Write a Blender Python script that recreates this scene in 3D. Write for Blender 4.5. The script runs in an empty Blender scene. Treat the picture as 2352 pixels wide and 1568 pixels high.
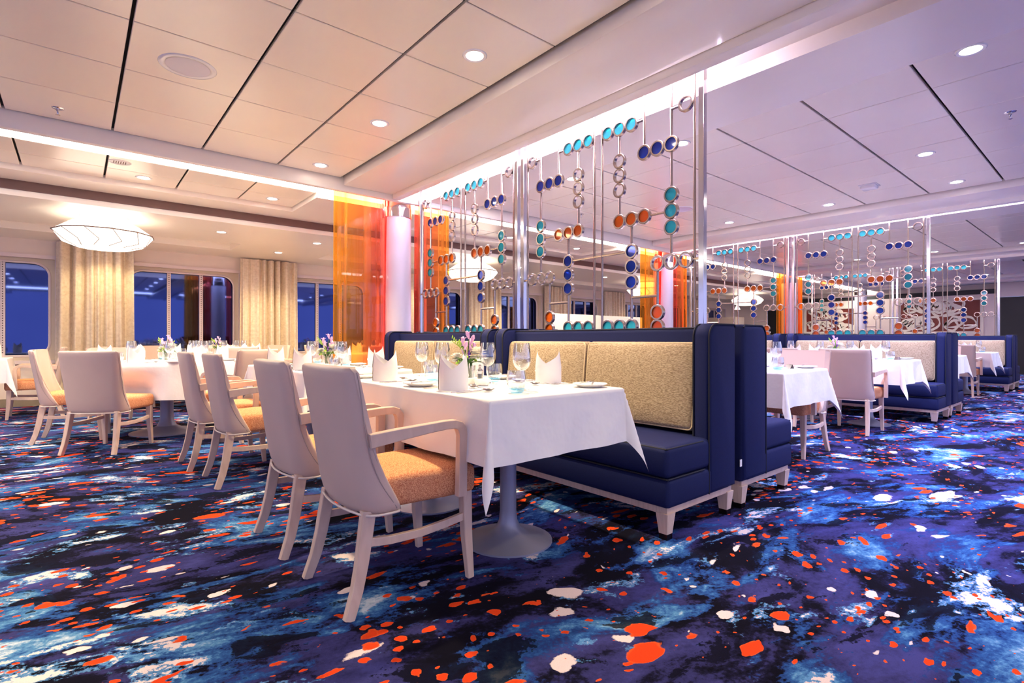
import bpy, bmesh, math, random
from mathutils import Vector, Matrix
R = math.radians
pi = math.pi
S = bpy.context.scene
C = S.collection
random.seed(7)

# ------------------------------------------------------------------ camera
CAMH = 0.98
cam = bpy.data.cameras.new('camera')
cam.sensor_width = 36.0
cam.lens = 1194.0 / 2352.0 * 36.0
cam.shift_y = -5.0 / 2352.0
cam.clip_start = 0.02
camo = bpy.data.objects.new('camera', cam)
C.objects.link(camo)
camo.location = (0, 0, CAMH)
camo.rotation_euler = (R(90), 0, R(-40))
S.camera = camo

# ------------------------------------------------------------------ world: the even glow of the rest of the hall
W = bpy.data.worlds.new('hall_glow')
S.world = W
W.use_nodes = True
bg = W.node_tree.nodes['Background']
bg.inputs['Color'].default_value = (0.50, 0.54, 1.0, 1)
bg.inputs['Strength'].default_value = .84
S.view_settings.view_transform = 'Standard'
S.view_settings.look = 'None'
S.view_settings.gamma = 1.0
S.view_settings.use_curve_mapping = False
S.view_settings.exposure = 0.78

# light levels
SPOT_W = 165.0
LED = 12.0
PENDANT = 1.6
WARM = (1.0, 0.82, 0.46)
LILAC = (0.86, 0.72, 1.0)

# layout
PX = [2.89 + 5.43 * k for k in range(-1, 4)]     # partition lines, PX[1] is the near one
TILE_Z, BEAM_Z = 2.66, 2.585
WALL_Y = 10.4
END_X = 20.3

# ------------------------------------------------------------------ material helpers
def lin(c):
    return tuple((x / 255 / 12.92) if x / 255 <= .04045 else ((x / 255 + .055) / 1.055) ** 2.4 for x in c)

class NT:
    def __init__(s, name):
        s.m = bpy.data.materials.new(name)
        s.m.use_nodes = True
        s.t = s.m.node_tree
        s.b = s.t.nodes['Principled BSDF']
        s.out = s.t.nodes['Material Output']
    def n(s, kind, **kw):
        nd = s.t.nodes.new(kind)
        for k, v in kw.items():
            if k[0] == '_':
                nd.inputs[int(k[1:])].default_value = v
            else:
                setattr(nd, k, v)
        return nd
    def l(s, a, b):
        s.t.links.new(a, b)
    def math(s, op, a, b=None, clamp=False):
        nd = s.n('ShaderNodeMath', operation=op)
        nd.use_clamp = clamp
        for i, v in enumerate((a, b)):
            if v is None:
                continue
            if isinstance(v, (int, float)):
                nd.inputs[i].default_value = v
            else:
                s.l(v, nd.inputs[i])
        return nd.outputs[0]
    def ramp(s, fac, stops, interp='LINEAR'):
        r = s.n('ShaderNodeValToRGB')
        r.color_ramp.interpolation = interp
        e = r.color_ramp.elements
        while len(e) < len(stops):
            e.new(0.5)
        for i, (p, c) in enumerate(stops):
            e[i].position = p
            e[i].color = (*c, 1)
        s.l(fac, r.inputs[0])
        return r.outputs[0]
    def mix(s, fac, a, b):
        nd = s.n('ShaderNodeMix', data_type='RGBA')
        for sock, v in ((nd.inputs[0], fac), (nd.inputs[6], a), (nd.inputs[7], b)):
            if isinstance(v, (int, float)):
                sock.default_value = v
            elif isinstance(v, tuple):
                sock.default_value = (*v, 1)
            else:
                s.l(v, sock)
        return nd.outputs[2]
    def bump(s, h, strength, dist=0.01):
        nd = s.n('ShaderNodeBump')
        nd.inputs['Strength'].default_value = strength
        nd.inputs['Distance'].default_value = dist
        s.l(h, nd.inputs['Height'])
        s.l(nd.outputs[0], s.b.inputs['Normal'])

def plain(name, rgb, rough=.5, metal=0, var=.06, scale=8, bump=0, bscale=60, bdist=.01, spec=None, stretch=None):
    t = NT(name)
    tc = t.n('ShaderNodeTexCoord')
    src = tc.outputs['Object']
    if stretch:
        mp = t.n('ShaderNodeMapping')
        mp.inputs['Scale'].default_value = stretch
        t.l(src, mp.inputs[0])
        src = mp.outputs[0]
    nz = t.n('ShaderNodeTexNoise')
    nz.inputs['Scale'].default_value = scale
    nz.inputs['Detail'].default_value = 4
    t.l(src, nz.inputs['Vector'])
    c = lin(rgb)
    lo = tuple(x * (1 - var) for x in c)
    hi = tuple(min(1, x * (1 + var)) for x in c)
    t.l(t.ramp(nz.outputs['Fac'], [(.3, lo), (.7, hi)]), t.b.inputs['Base Color'])
    t.b.inputs['Roughness'].default_value = rough
    t.b.inputs['Metallic'].default_value = metal
    if spec is not None:
        t.b.inputs['Specular IOR Level'].default_value = spec
    if bump:
        n2 = t.n('ShaderNodeTexNoise')
        n2.inputs['Scale'].default_value = bscale
        n2.inputs['Detail'].default_value = 3
        t.l(src, n2.inputs['Vector'])
        t.bump(n2.outputs['Fac'], bump, bdist)
    return t.m

def emit(name, col, strength):
    t = NT(name)
    tc = t.n('ShaderNodeTexCoord')
    nz = t.n('ShaderNodeTexNoise')
    nz.inputs['Scale'].default_value = 3
    t.l(tc.outputs['Object'], nz.inputs['Vector'])
    t.b.inputs['Base Color'].default_value = (.8, .8, .8, 1)
    t.l(t.ramp(nz.outputs['Fac'], [(0, tuple(x * .97 for x in col)), (1, col)]), t.b.inputs['Emission Color'])
    t.b.inputs['Emission Strength'].default_value = strength
    return t.m

def thin_glass(name, tint, base=0.06, edge=.75, gloss=(1, 1, 1), power=2.2):
    t = NT(name)
    t.t.nodes.remove(t.b)
    tr = t.n('ShaderNodeBsdfTransparent')
    tr.inputs[0].default_value = (*tint, 1)
    gl = t.n('ShaderNodeBsdfGlossy')
    gl.inputs['Color'].default_value = (*gloss, 1)
    gl.inputs['Roughness'].default_value = 0.03
    lw = t.n('ShaderNodeLayerWeight')
    lw.inputs[0].default_value = .5
    f = t.math('ADD', t.math('MULTIPLY', t.math('POWER', lw.outputs['Facing'], power), edge), base, True)
    mx = t.n('ShaderNodeMixShader')
    t.l(f, mx.inputs[0])
    t.l(tr.outputs[0], mx.inputs[1])
    t.l(gl.outputs[0], mx.inputs[2])
    t.l(mx.outputs[0], t.out.inputs[0])
    return t.m

def disc_glass(name, tint, body):
    t = NT(name)
    t.t.nodes.remove(t.b)
    tr = t.n('ShaderNodeBsdfTransparent')
    tr.inputs[0].default_value = (*tint, 1)
    df = t.n('ShaderNodeBsdfTranslucent')
    df.inputs[0].default_value = (*body, 1)
    d2 = t.n('ShaderNodeBsdfDiffuse')
    d2.inputs[0].default_value = (*body, 1)
    gl = t.n('ShaderNodeBsdfGlossy')
    gl.inputs['Roughness'].default_value = .05
    lw = t.n('ShaderNodeLayerWeight')
    lw.inputs[0].default_value = .5
    fac = t.math('ADD', t.math('MULTIPLY', t.math('POWER', lw.outputs['Facing'], 4.0), .6), .05, True)
    ma = t.n('ShaderNodeMixShader', _0=.5)
    t.l(df.outputs[0], ma.inputs[1])
    t.l(d2.outputs[0], ma.inputs[2])
    mb_ = t.n('ShaderNodeMixShader', _0=.4)
    t.l(tr.outputs[0], mb_.inputs[1])
    t.l(ma.outputs[0], mb_.inputs[2])
    mc = t.n('ShaderNodeMixShader')
    t.l(fac, mc.inputs[0])
    t.l(mb_.outputs[0], mc.inputs[1])
    t.l(gl.outputs[0], mc.inputs[2])
    t.l(mc.outputs[0], t.out.inputs[0])
    return t.m

def weave(name, ca, cb, sc3, rough=.85, bump=.5):
    t = NT(name)
    tc = t.n('ShaderNodeTexCoord')
    mp = t.n('ShaderNodeMapping')
    mp.inputs['Scale'].default_value = sc3
    t.l(tc.outputs['Object'], mp.inputs[0])
    nz = t.n('ShaderNodeTexNoise')
    nz.inputs['Scale'].default_value = 1
    nz.inputs['Detail'].default_value = 2
    t.l(mp.outputs[0], nz.inputs['Vector'])
    t.l(t.ramp(nz.outputs['Fac'], [(.35, lin(ca)), (.65, lin(cb))]), t.b.inputs['Base Color'])
    t.b.inputs['Roughness'].default_value = rough
    t.b.inputs['Specular IOR Level'].default_value = .15
    t.bump(nz.outputs['Fac'], bump, .004)
    return t.m

def wood(name, ca, cb):
    t = NT(name)
    tc = t.n('ShaderNodeTexCoord')
    mp = t.n('ShaderNodeMapping')
    mp.inputs['Scale'].default_value = (14, 60, 4)
    t.l(tc.outputs['Object'], mp.inputs[0])
    nz = t.n('ShaderNodeTexNoise')
    nz.inputs['Scale'].default_value = 1.5
    nz.inputs['Detail'].default_value = 5
    nz.inputs['Distortion'].default_value = .6
    t.l(mp.outputs[0], nz.inputs['Vector'])
    t.l(t.ramp(nz.outputs['Fac'], [(.3, lin(ca)), (.7, lin(cb))]), t.b.inputs['Base Color'])
    t.b.inputs['Roughness'].default_value = .45
    return t.m

def carpet():
    t = NT('patterned_carpet')
    tc = t.n('ShaderNodeTexCoord')
    P = tc.outputs['Object']
    def vmath(op, a, b):
        nd = t.n('ShaderNodeVectorMath', operation=op)
        for i, v in enumerate((a, b)):
            if isinstance(v, tuple):
                nd.inputs[i].default_value = v
            else:
                t.l(v, nd.inputs[i])
        return nd.outputs[0]
    def noise(v, sc, det=3, rough=.5, dist=0.0):
        nz = t.n('ShaderNodeTexNoise')
        nz.inputs['Scale'].default_value = sc
        nz.inputs['Detail'].default_value = det
        nz.inputs['Roughness'].default_value = rough
        nz.inputs['Distortion'].default_value = dist
        t.l(v, nz.inputs['Vector'])
        return nz
    def warp(v, sc, amt, det=2):
        nz = noise(v, sc, det)
        off = vmath('SUBTRACT', nz.outputs['Color'], (.5, .5, .5))
        off = vmath('MULTIPLY', off, (amt, amt, 0))
        return vmath('ADD', v, off)
    def mapv(v, rot, sc, loc=(0, 0, 0)):
        mp = t.n('ShaderNodeMapping')
        mp.inputs['Rotation'].default_value = (0, 0, rot)
        mp.inputs['Scale'].default_value = sc
        mp.inputs['Location'].default_value = loc
        t.l(v, mp.inputs[0])
        return mp.outputs[0]
    A = warp(P, .55, .75, 1)
    Q = mapv(A, R(38), (.72, 1.25, 1))
    Qf = warp(warp(Q, 3.2, .22), 13.0, .05)
    fine = noise(P, 60, 4, .65).outputs['Fac']
    mid = noise(mapv(Q, 0, (1, 1.6, 1)), 11, 4, .6).outputs['Fac']
    jit = t.math('ADD', t.math('MULTIPLY', t.math('SUBTRACT', fine, .5), .20), t.math('MULTIPLY', t.math('SUBTRACT', mid, .5), .30))
    def fld(v, sc, det, rough, dist):
        return t.math('ADD', noise(v, sc, det, rough, dist).outputs['Fac'], jit)
    big = fld(Qf, 2.3, 5, .58, .3)
    blu = fld(mapv(Qf, 0, (1, 1.35, 1), (7.3, 2.1, 0)), 2.1, 5, .58, .5)
    base = t.ramp(big, [(.42, lin((14, 12, 27))), (.465, lin((26, 24, 52))), (.50, lin((47, 45, 94))), (.64, lin((66, 66, 132)))])
    bl = t.ramp(blu, [(.535, lin((34, 58, 122))), (.59, lin((46, 88, 152))), (.65, lin((88, 138, 190))), (.72, lin((190, 202, 224)))])
    mask = t.ramp(blu, [(.515, (0, 0, 0)), (.545, (1, 1, 1))])
    col = t.mix(mask, base, bl)
    dk = fld(mapv(Qf, R(6), (1, 1.9, 1), (1.7, 9.1, 0)), 2.6, 5, .55, .4)
    col = t.mix(t.ramp(dk, [(.565, (0, 0, 0)), (.59, (.94, .94, .94))]), col, lin((15, 13, 29)))
    # pale islands with torn edges
    isl = fld(mapv(Qf, 0, (1, 1.25, 1), (3.3, 14.2, 0)), 2.5, 4, .55, .4)
    col = t.mix(t.ramp(isl, [(.60, (0, 0, 0)), (.62, (.85, .85, .85))]), col, lin((92, 142, 200)))
    col = t.mix(t.ramp(isl, [(.64, (0, 0, 0)), (.65, (1, 1, 1))]), col, lin((224, 206, 214)))
    # flecks: sharp drops of orange and pale pink, gathered in swarms
    def drops(loc, sc, lo, k, stretch, clo, wamt, rot=38):
        v = mapv(A, R(rot), (stretch, 1, 1), loc)
        v = warp(v, sc * .7, wamt)
        v = warp(v, sc * 1.9, wamt * .75)
        vo = t.n('ShaderNodeTexVoronoi')
        vo.voronoi_dimensions = '2D'
        vo.inputs['Scale'].default_value = sc
        vo.inputs['Randomness'].default_value = 1.0
        t.l(v, vo.inputs['Vector'])
        sp = t.n('ShaderNodeSeparateColor')
        t.l(vo.outputs['Color'], sp.inputs[0])
        rad = t.math('MULTIPLY', t.math('SUBTRACT', sp.outputs[0], lo), k)
        cl = noise(mapv(Q, 0, (1, 1, 1), loc), 1.5, 2).outputs['Fac']
        rad = t.math('MULTIPLY', rad, t.math('MULTIPLY', t.math('SUBTRACT', cl, clo), 8.0, True))
        rag = t.math('MULTIPLY', t.math('SUBTRACT', fine, .5), .13)
        dd = t.math('SUBTRACT', rad, t.math('ADD', vo.outputs['Distance'], rag))
        return t.math('MULTIPLY', dd, 40.0, True), dd
    for args in (((4.1, 1.3, 0), 8.5, .50, .62, .55, .47, .07), ((14.1, 6.3, 0), 5.0, .72, .85, .38, .45, .15)):
        w1, _ = drops(*args)
        col = t.mix(w1, col, lin((226, 206, 214)))
    for args in (((9.7, 3.3, 0), 9.5, .45, .62, .5, .43, .085), ((2.2, 8.8, 0), 19.0, .45, .62, .62, .43, .03), ((5.2, 5.8, 0), 6.0, .78, .80, .42, .42, .13)):
        o, dd = drops(*args)
        oc = t.ramp(t.math('ADD', dd, t.math('MULTIPLY', fine, .12)), [(.05, lin((224, 104, 52))), (.12, lin((220, 66, 30)))])
        col = t.mix(o, col, oc)
    # pile grain
    grain = noise(P, 420, 2, .6).outputs['Fac']
    g = t.ramp(grain, [(.2, (.74, .74, .74)), (.8, (1, 1, 1))])
    mm = t.n('ShaderNodeMix', data_type='RGBA', blend_type='MULTIPLY')
    mm.inputs[0].default_value = 1
    t.l(col, mm.inputs[6])
    t.l(g, mm.inputs[7])
    t.l(mm.outputs[2], t.b.inputs['Base Color'])
    t.b.inputs['Roughness'].default_value = .95
    t.b.inputs['Specular IOR Level'].default_value = .05
    t.bump(grain, .35, .004)
    return t.m

def window_glass():
    t = NT('night_window_glass')
    tc = t.n('ShaderNodeTexCoord')
    nz = t.n('ShaderNodeTexNoise')
    nz.inputs['Scale'].default_value = .6
    t.l(tc.outputs['Object'], nz.inputs['Vector'])
    t.l(t.ramp(nz.outputs['Fac'], [(.3, (.045, .065, .20)), (.7, (.06, .085, .25))]), t.b.inputs['Base Color'])
    t.b.inputs['Metallic'].default_value = 1
    t.b.inputs['Roughness'].default_value = .035
    t.bump(nz.outputs['Fac'], .05, .02)
    return t.m

def sheer(name, c0, c1):
    t = NT(name)
    tc = t.n('ShaderNodeTexCoord')
    sp = t.n('ShaderNodeSeparateXYZ')
    t.l(tc.outputs['Generated'], sp.inputs[0])
    col = t.ramp(sp.outputs[0], [(.25, lin(c0)), (.85, lin(c1))])
    tr = t.n('ShaderNodeBsdfTransparent')
    t.l(col, tr.inputs[0])
    df = t.n('ShaderNodeBsdfDiffuse')
    t.l(col, df.inputs[0])
    tl = t.n('ShaderNodeBsdfTranslucent')
    t.l(col, tl.inputs[0])
    m1 = t.n('ShaderNodeMixShader', _0=.5)
    t.l(df.outputs[0], m1.inputs[1])
    t.l(tl.outputs[0], m1.inputs[2])
    lw = t.n('ShaderNodeLayerWeight')
    lw.inputs[0].default_value = .5
    f = t.math('ADD', t.math('MULTIPLY', lw.outputs['Facing'], .40), .20, True)
    m2 = t.n('ShaderNodeMixShader')
    t.l(f, m2.inputs[0])
    t.l(tr.outputs[0], m2.inputs[1])
    t.l(m1.outputs[0], m2.inputs[2])
    t.t.nodes.remove(t.b)
    t.l(m2.outputs[0], t.out.inputs[0])
    return t.m

def pendant_glow():
    t = NT('lit_pendant_fabric')
    tc = t.n('ShaderNodeTexCoord')
    nz = t.n('ShaderNodeTexNoise')
    nz.inputs['Scale'].default_value = 2
    t.l(tc.outputs['Object'], nz.inputs['Vector'])
    t.l(t.ramp(nz.outputs['Fac'], [(.3, (1, .86, .68)), (.7, (1, .90, .74))]), t.b.inputs['Emission Color'])
    t.b.inputs['Emission Strength'].default_value = PENDANT
    t.b.inputs['Base Color'].default_value = (.9, .85, .8, 1)
    return t.m

M = {}
M['carpet'] = carpet()
M['panel'] = plain('ceiling_panel_enamel', (250, 238, 220), .24, 0, .015, 2, spec=.6)
M['beam'] = plain('ceiling_beam_enamel', (250, 239, 226), .28, 0, .015, 2, spec=.5)
M['void'] = plain('dark_ceiling_void', (20, 18, 18), .9)
M['brown'] = plain('brown_shadow_gap', (112, 84, 78), .6)
M['wall'] = plain('cream_wall_paint', (238, 220, 206), .5, 0, .02, 3)
M['reveal'] = plain('cream_window_reveal', (214, 198, 178), .45, 0, .02, 3)
M['casing'] = plain('pale_window_casing', (232, 214, 212), .35, 0, .02, 3)
M['wglass'] = window_glass()
M['rivet'] = plain('dark_rivet', (90, 72, 70), .4, .4)
M['leather'] = plain('beige_leather', (210, 184, 172), .36, 0, .03, 5, .08, 350, spec=.4)
M['piping'] = plain('pale_leather_piping', (226, 210, 200), .35, 0, .02, 9)
M['stitch'] = plain('leather_stitching', (176, 156, 150), .6, 0, .05, 80)
M['wood'] = wood('pale_beech_wood', (206, 176, 160), (222, 194, 178))
M['orange'] = weave('orange_woven_fabric', (196, 112, 76), (242, 180, 134), (260, 210, 260))
M['navy'] = plain('navy_wool', (22, 29, 74), .68, 0, .10, 160, .12, 500, spec=.2)
M['navypipe'] = plain('dark_navy_piping', (11, 12, 32), .7, 0, .05, 40)
M['beige'] = weave('beige_boucle', (136, 114, 92), (188, 166, 140), (90, 70, 260))
M['beigepipe'] = plain('beige_piping', (206, 182, 150), .8, 0, .08, 120)
M['cloth'] = plain('white_linen', (240, 235, 236), .8, 0, .015, 6, .5, 7, .02, spec=.15)
M['greymetal'] = plain('grey_powder_metal', (150, 150, 172), .42, .35, .03, 12)
M['chrome'] = plain('polished_chrome', (214, 208, 210), .12, 1, .03, 6)
M['bronze'] = plain('satin_champagne_metal', (176, 157, 144), .26, 1, .04, 6)
M['silver'] = plain('polished_cutlery', (205, 198, 200), .16, 1, .03, 9)
M['brass'] = plain('brushed_metal_cap', (170, 150, 130), .3, 1, .05, 20)
M['capdark'] = plain('dark_foot_cap', (44, 36, 40), .25, .8, .05, 20)
M['glass'] = thin_glass('clear_glass', (.94, .955, .97), .09, .9, power=1.6)
M['blueglass'] = thin_glass('blue_glass_base', (.66, .88, .99), .08, .4, (.7, .9, 1))
M['pane'] = thin_glass('clear_pane', (.98, .98, .98), .02, .3, power=5)
M['dteal'] = disc_glass('turquoise_disc', (.10, .78, .85), (.10, .55, .62))
M['dblue'] = disc_glass('cobalt_disc', (.05, .16, .70), (.04, .12, .50))
M['dorange'] = disc_glass('amber_disc', (.98, .38, .04), (.75, .22, .02))
M['white'] = plain('white_porcelain', (240, 236, 234), .15, 0, .01, 6)
M['column'] = plain('lilac_column_paint', (214, 206, 216), .35, 0, .015, 2)
M['sheerA'] = sheer('orange_sheer_voile', (255, 172, 66), (252, 112, 92))
M['sheerB'] = sheer('coral_sheer_voile', (252, 112, 92), (255, 172, 72))
M['led'] = emit('cove_glow_panel', (1.0, .92, .84), LED * .8)
M['ledv'] = emit('violet_led_diffuser', (.80, .70, 1.0), LED * 5)
M['bulb'] = emit('downlight_lamp', (1, .9, .78), 30.0)
M['pend'] = pendant_glow()
M['green'] = plain('leaf_green', (52, 92, 34), .5, 0, .3, 30)
M['lime'] = plain('lime_berry', (150, 184, 60), .4, 0, .1, 30)
M['petalw'] = plain('white_petal', (246, 240, 230), .6, 0, .04, 40)
M['petall'] = plain('lilac_petal', (226, 178, 220), .55, 0, .12, 40)
M['purple'] = plain('violet_petal', (110, 52, 168), .5, 0, .1, 30)
M['pepper'] = plain('peppercorns', (74, 62, 58), .7, 0, .5, 300)
M['frost'] = plain('frosted_glass', (222, 224, 206), .4, 0, .01, 2)
M['artred'] = plain('maroon_art_ground', (120, 42, 26), .55, 0, .12, 3)
M['artwhite'] = plain('cream_art_relief', (238, 226, 206), .5, 0, .03, 10)
M['black'] = plain('dark_doorway_and_shade', (24, 23, 26), .5, 0, .1, 8)
M['greige'] = plain('greige_cabinet', (196, 178, 162), .4, 0, .03, 3)
M['taupe'] = plain('taupe_wallcovering', (150, 136, 116), .6, 0, .05, 20)

def curtain_mat():
    t = NT('champagne_curtain')
    tc = t.n('ShaderNodeTexCoord')
    mp = t.n('ShaderNodeMapping')
    mp.inputs['Scale'].default_value = (16, 16, 26)
    t.l(tc.outputs['Object'], mp.inputs[0])
    nz = t.n('ShaderNodeTexNoise')
    nz.inputs['Scale'].default_value = 1
    nz.inputs['Detail'].default_value = 6
    nz.inputs['Roughness'].default_value = .7
    t.l(mp.outputs[0], nz.inputs['Vector'])
    t.l(t.ramp(nz.outputs['Fac'], [(.32, lin((212, 188, 158))), (.5, lin((228, 207, 179))), (.68, lin((238, 220, 194)))]), t.b.inputs['Base Color'])
    t.b.inputs['Roughness'].default_value = .42
    t.b.inputs['Sheen Weight'].default_value = .2
    return t.m
M['curtain'] = curtain_mat()

# ------------------------------------------------------------------ mesh helpers
class MB:
    def __init__(s):
        s.v, s.f = [], []
    def add(s, vs, fs):
        o = len(s.v)
        s.v += [tuple(p) for p in vs]
        s.f += [tuple(i + o for i in q) for q in fs]
        return s
    def box(s, a, b):
        (x0, y0, z0), (x1, y1, z1) = a, b
        return s.add([(x0, y0, z0), (x1, y0, z0), (x1, y1, z0), (x0, y1, z0), (x0, y0, z1), (x1, y0, z1), (x1, y1, z1), (x0, y1, z1)],
                     [(0, 3, 2, 1), (4, 5, 6, 7), (0, 1, 5, 4), (1, 2, 6, 5), (2, 3, 7, 6), (3, 0, 4, 7)])
    def rbox(s, a, b, r, seg=3, tf=None):
        bm = bmesh.new()
        bmesh.ops.create_cube(bm, size=1)
        c = [(p + q) / 2 for p, q in zip(a, b)]
        d = [abs(q - p) for p, q in zip(a, b)]
        for v in bm.verts:
            v.co = Vector([v.co[i] * d[i] + c[i] for i in range(3)])
        bmesh.ops.bevel(bm, geom=bm.edges[:], offset=min(r, min(d) * .49), segments=seg, profile=.5, affect='EDGES')
        bm.verts.index_update()
        vs = [v.co.copy() for v in bm.verts]
        if tf:
            vs = [tf(p) for p in vs]
        fs = [tuple(v.index for v in f.verts) for f in bm.faces]
        bm.free()
        return s.add(vs, fs)
    def lathe(s, prof, n=32, c=(0, 0, 0), sx=1, sy=1):
        vs, fs = [], []
        m = len(prof)
        for i in range(n):
            a = 2 * pi * i / n
            for r, z in prof:
                vs.append((c[0] + r * math.cos(a) * sx, c[1] + r * math.sin(a) * sy, c[2] + z))
        for i in range(n):
            j = (i + 1) % n
            for k in range(m - 1):
                if prof[k][0] < 1e-6 and prof[k + 1][0] < 1e-6:
                    continue
                fs.append((i * m + k, j * m + k, j * m + k + 1, i * m + k + 1))
        return s.add(vs, fs)
    def tube(s, pts, rad, n=8, closed=False, caps=True):
        pts = [Vector(p) for p in pts]
        k = len(pts)
        rads = rad if isinstance(rad, (list, tuple)) else [rad] * k
        vs, fs = [], []
        prev = None
        for i, p in enumerate(pts):
            if closed:
                t = pts[(i + 1) % k] - pts[i - 1]
            else:
                t = pts[min(i + 1, k - 1)] - pts[max(i - 1, 0)]
            t.normalize()
            if prev is None:
                a = Vector((0, 0, 1)) if abs(t.z) < .9 else Vector((1, 0, 0))
                u = t.cross(a).normalized()
            else:
                u = (prev - t * prev.dot(t)).normalized()
            prev = u
            w = t.cross(u)
            for j in range(n):
                an = 2 * pi * j / n
                vs.append(p + (u * math.cos(an) + w * math.sin(an)) * rads[i])
        for i in range(k if closed else k - 1):
            i2 = (i + 1) % k
            for j in range(n):
                j2 = (j + 1) % n
                fs.append((i * n + j, i * n + j2, i2 * n + j2, i2 * n + j))
        if caps and not closed:
            fs.append(tuple(range(n - 1, -1, -1)))
            fs.append(tuple((k - 1) * n + j for j in range(n)))
        return s.add(vs, fs)
    def sweep(s, pts, side, dims, ch=.15):
        """rectangular bar (chamfered) along pts; dims = (across side, other) or list per point"""
        pts = [Vector(p) for p in pts]
        side = Vector(side).normalized()
        k = len(pts)
        vs, fs = [], []
        for i, p in enumerate(pts):
            t = (pts[min(i + 1, k - 1)] - pts[max(i - 1, 0)]).normalized()
            w = t.cross(side).normalized()
            sd = w.cross(t).normalized()
            a, b = dims[i] if isinstance(dims, list) else dims
            a, b = a / 2, b / 2
            cc = ch * min(a, b)
            sec = [(a - cc, b), (a, b - cc), (a, -b + cc), (a - cc, -b), (-a + cc, -b), (-a, -b + cc), (-a, b - cc), (-a + cc, b)]
            for q in sec:
                vs.append(p + sd * q[0] + w * q[1])
        n = 8
        for i in range(k - 1):
            for j in range(n):
                j2 = (j + 1) % n
                fs.append((i * n + j, i * n + j2, (i + 1) * n + j2, (i + 1) * n + j))
        fs.append(tuple(range(n - 1, -1, -1)))
        fs.append(tuple((k - 1) * n + j for j in range(n)))
        return s.add(vs, fs)
    def grid(s, rows, close_u=False):
        """rows: list of equal-length point lists"""
        n = len(rows[0])
        vs = [p for r in rows for p in r]
        fs = []
        for i in range(len(rows) - 1):
            for j in range(n if close_u else n - 1):
                j2 = (j + 1) % n
                fs.append((i * n + j, i * n + j2, (i + 1) * n + j2, (i + 1) * n + j))
        return s.add(vs, fs)
    def mesh(s, name, mat, sharp=40):
        me = bpy.data.meshes.new(name)
        me.from_pydata(s.v, [], s.f)
        bm = bmesh.new()
        bm.from_mesh(me)
        bmesh.ops.recalc_face_normals(bm, faces=bm.faces[:])
        bm.to_mesh(me)
        bm.free()
        me.materials.append(M[mat])
        if sharp:
            me.polygons.foreach_set('use_smooth', [True] * len(me.polygons))
            if sharp < 180:
                me.set_sharp_from_angle(angle=R(sharp))
        me.update()
        return me

def obj(name, me, parent=None, loc=(0, 0, 0), rot=(0, 0, 0), scale=(1, 1, 1)):
    o = bpy.data.objects.new(name, me)
    C.objects.link(o)
    o.location, o.rotation_euler, o.scale = loc, rot, scale
    if parent is not None:
        o.parent = parent
    return o

def tag(o, label, cat, group=None):
    o['label'] = label
    o['category'] = cat
    if group:
        o['group'] = group
    return o

def thing(name, label, cat, loc=(0, 0, 0), rz=0, group=None):
    return tag(obj(name, None, None, loc, (0, 0, rz)), label, cat, group)

def struct(name, mb, mat, sharp=30, parent=None):
    o = obj(name, mb.mesh(name, mat, sharp), parent)
    if parent is None:
        o['kind'] = 'structure'
    return o

def spawn(name, proto, label, cat, loc=(0, 0, 0), rz=0, group=None, sx=1):
    """proto: list of (part_name, mesh, loc, rotz, [sub-parts the same way])"""
    t = thing(name, label, cat, loc, rz, group)
    t.scale = (sx, 1, 1)
    for pn, me, pl, pr, subs in proto:
        p = obj(pn, me, t, pl, (0, 0, pr))
        if pn == 'berries':
            p['kind'] = 'stuff'
        for sn, sm, sl, sr, _ in subs:
            obj(sn, sm, p, sl, (0, 0, sr))
    return t

def P(name, me, loc=(0, 0, 0), rz=0, subs=()):
    return (name, me, loc, rz, subs)

def arc(c, r, a0, a1, n):
    return [(c[0] + r * math.cos(a0 + (a1 - a0) * i / n), c[1] + r * math.sin(a0 + (a1 - a0) * i / n)) for i in range(n + 1)]

# ================================================================== STRUCTURE
# floor
fl = MB().add([(-8, -6, 0), (24, -6, 0), (24, 11, 0), (-8, 11, 0)], [(0, 1, 2, 3)])
struct('floor', fl, 'carpet')

# ceiling void + tiles
ceil = struct('ceiling', MB().box((-8, -4, 2.69), (24, 11, 2.75)), 'void')
TW = .63
tile_me = MB().rbox((-.3065, -.311, 0), (.3065, .311, .022), .003, 1).mesh('ceiling_tile', 'panel', 30)
tile_b = MB().rbox((-.3115, -.3065, 0), (.3115, .3065, .022), .003, 1).mesh('ceiling_tile', 'panel', 30)
half_me = MB().rbox((-.3065, -.216, 0), (.3065, .216, .022), .004, 1).mesh('ceiling_tile', 'panel', 30)
for k, xk in enumerate(PX):
    if k == 0:
        continue
    xr = xk - .775
    rows = 11 if k < 3 else 8
    for i in range(6):
        for j in range(rows):
            if k == 4 and j > 5:
                continue
            obj('ceiling_tile', tile_me if k == 1 else tile_b, ceil, (xr - TW * (i + .5), 5.28 - TW * (j + .5), TILE_Z))
        for j in range(2):
            obj('ceiling_tile', half_me, ceil, (xr - TW * (i + .5), 6.22 + .44 * j, TILE_Z))

n_trim = [0]
def trim(mb, mat='beam'):
    n_trim[0] += 1
    return struct('trim_%d' % n_trim[0], mb, mat)

for k, xk in enumerate(PX):
    b = MB()
    b.rbox((xk - .752, -4, BEAM_Z), (xk - .20, 5.28, 2.69), .008, 2)
    trim(b)
    b = MB().rbox((xk - .197, -4, 2.535), (xk - .10, 5.279, 2.69), .012, 2)
    trim(b)
    b = MB()
    b.box((xk - .099, -4, 2.672), (xk + .255, 5.28, 2.69))
    b.box((xk + .255, -4, BEAM_Z), (xk + .852, 5.28, 2.69))
    trim(b)
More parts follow.
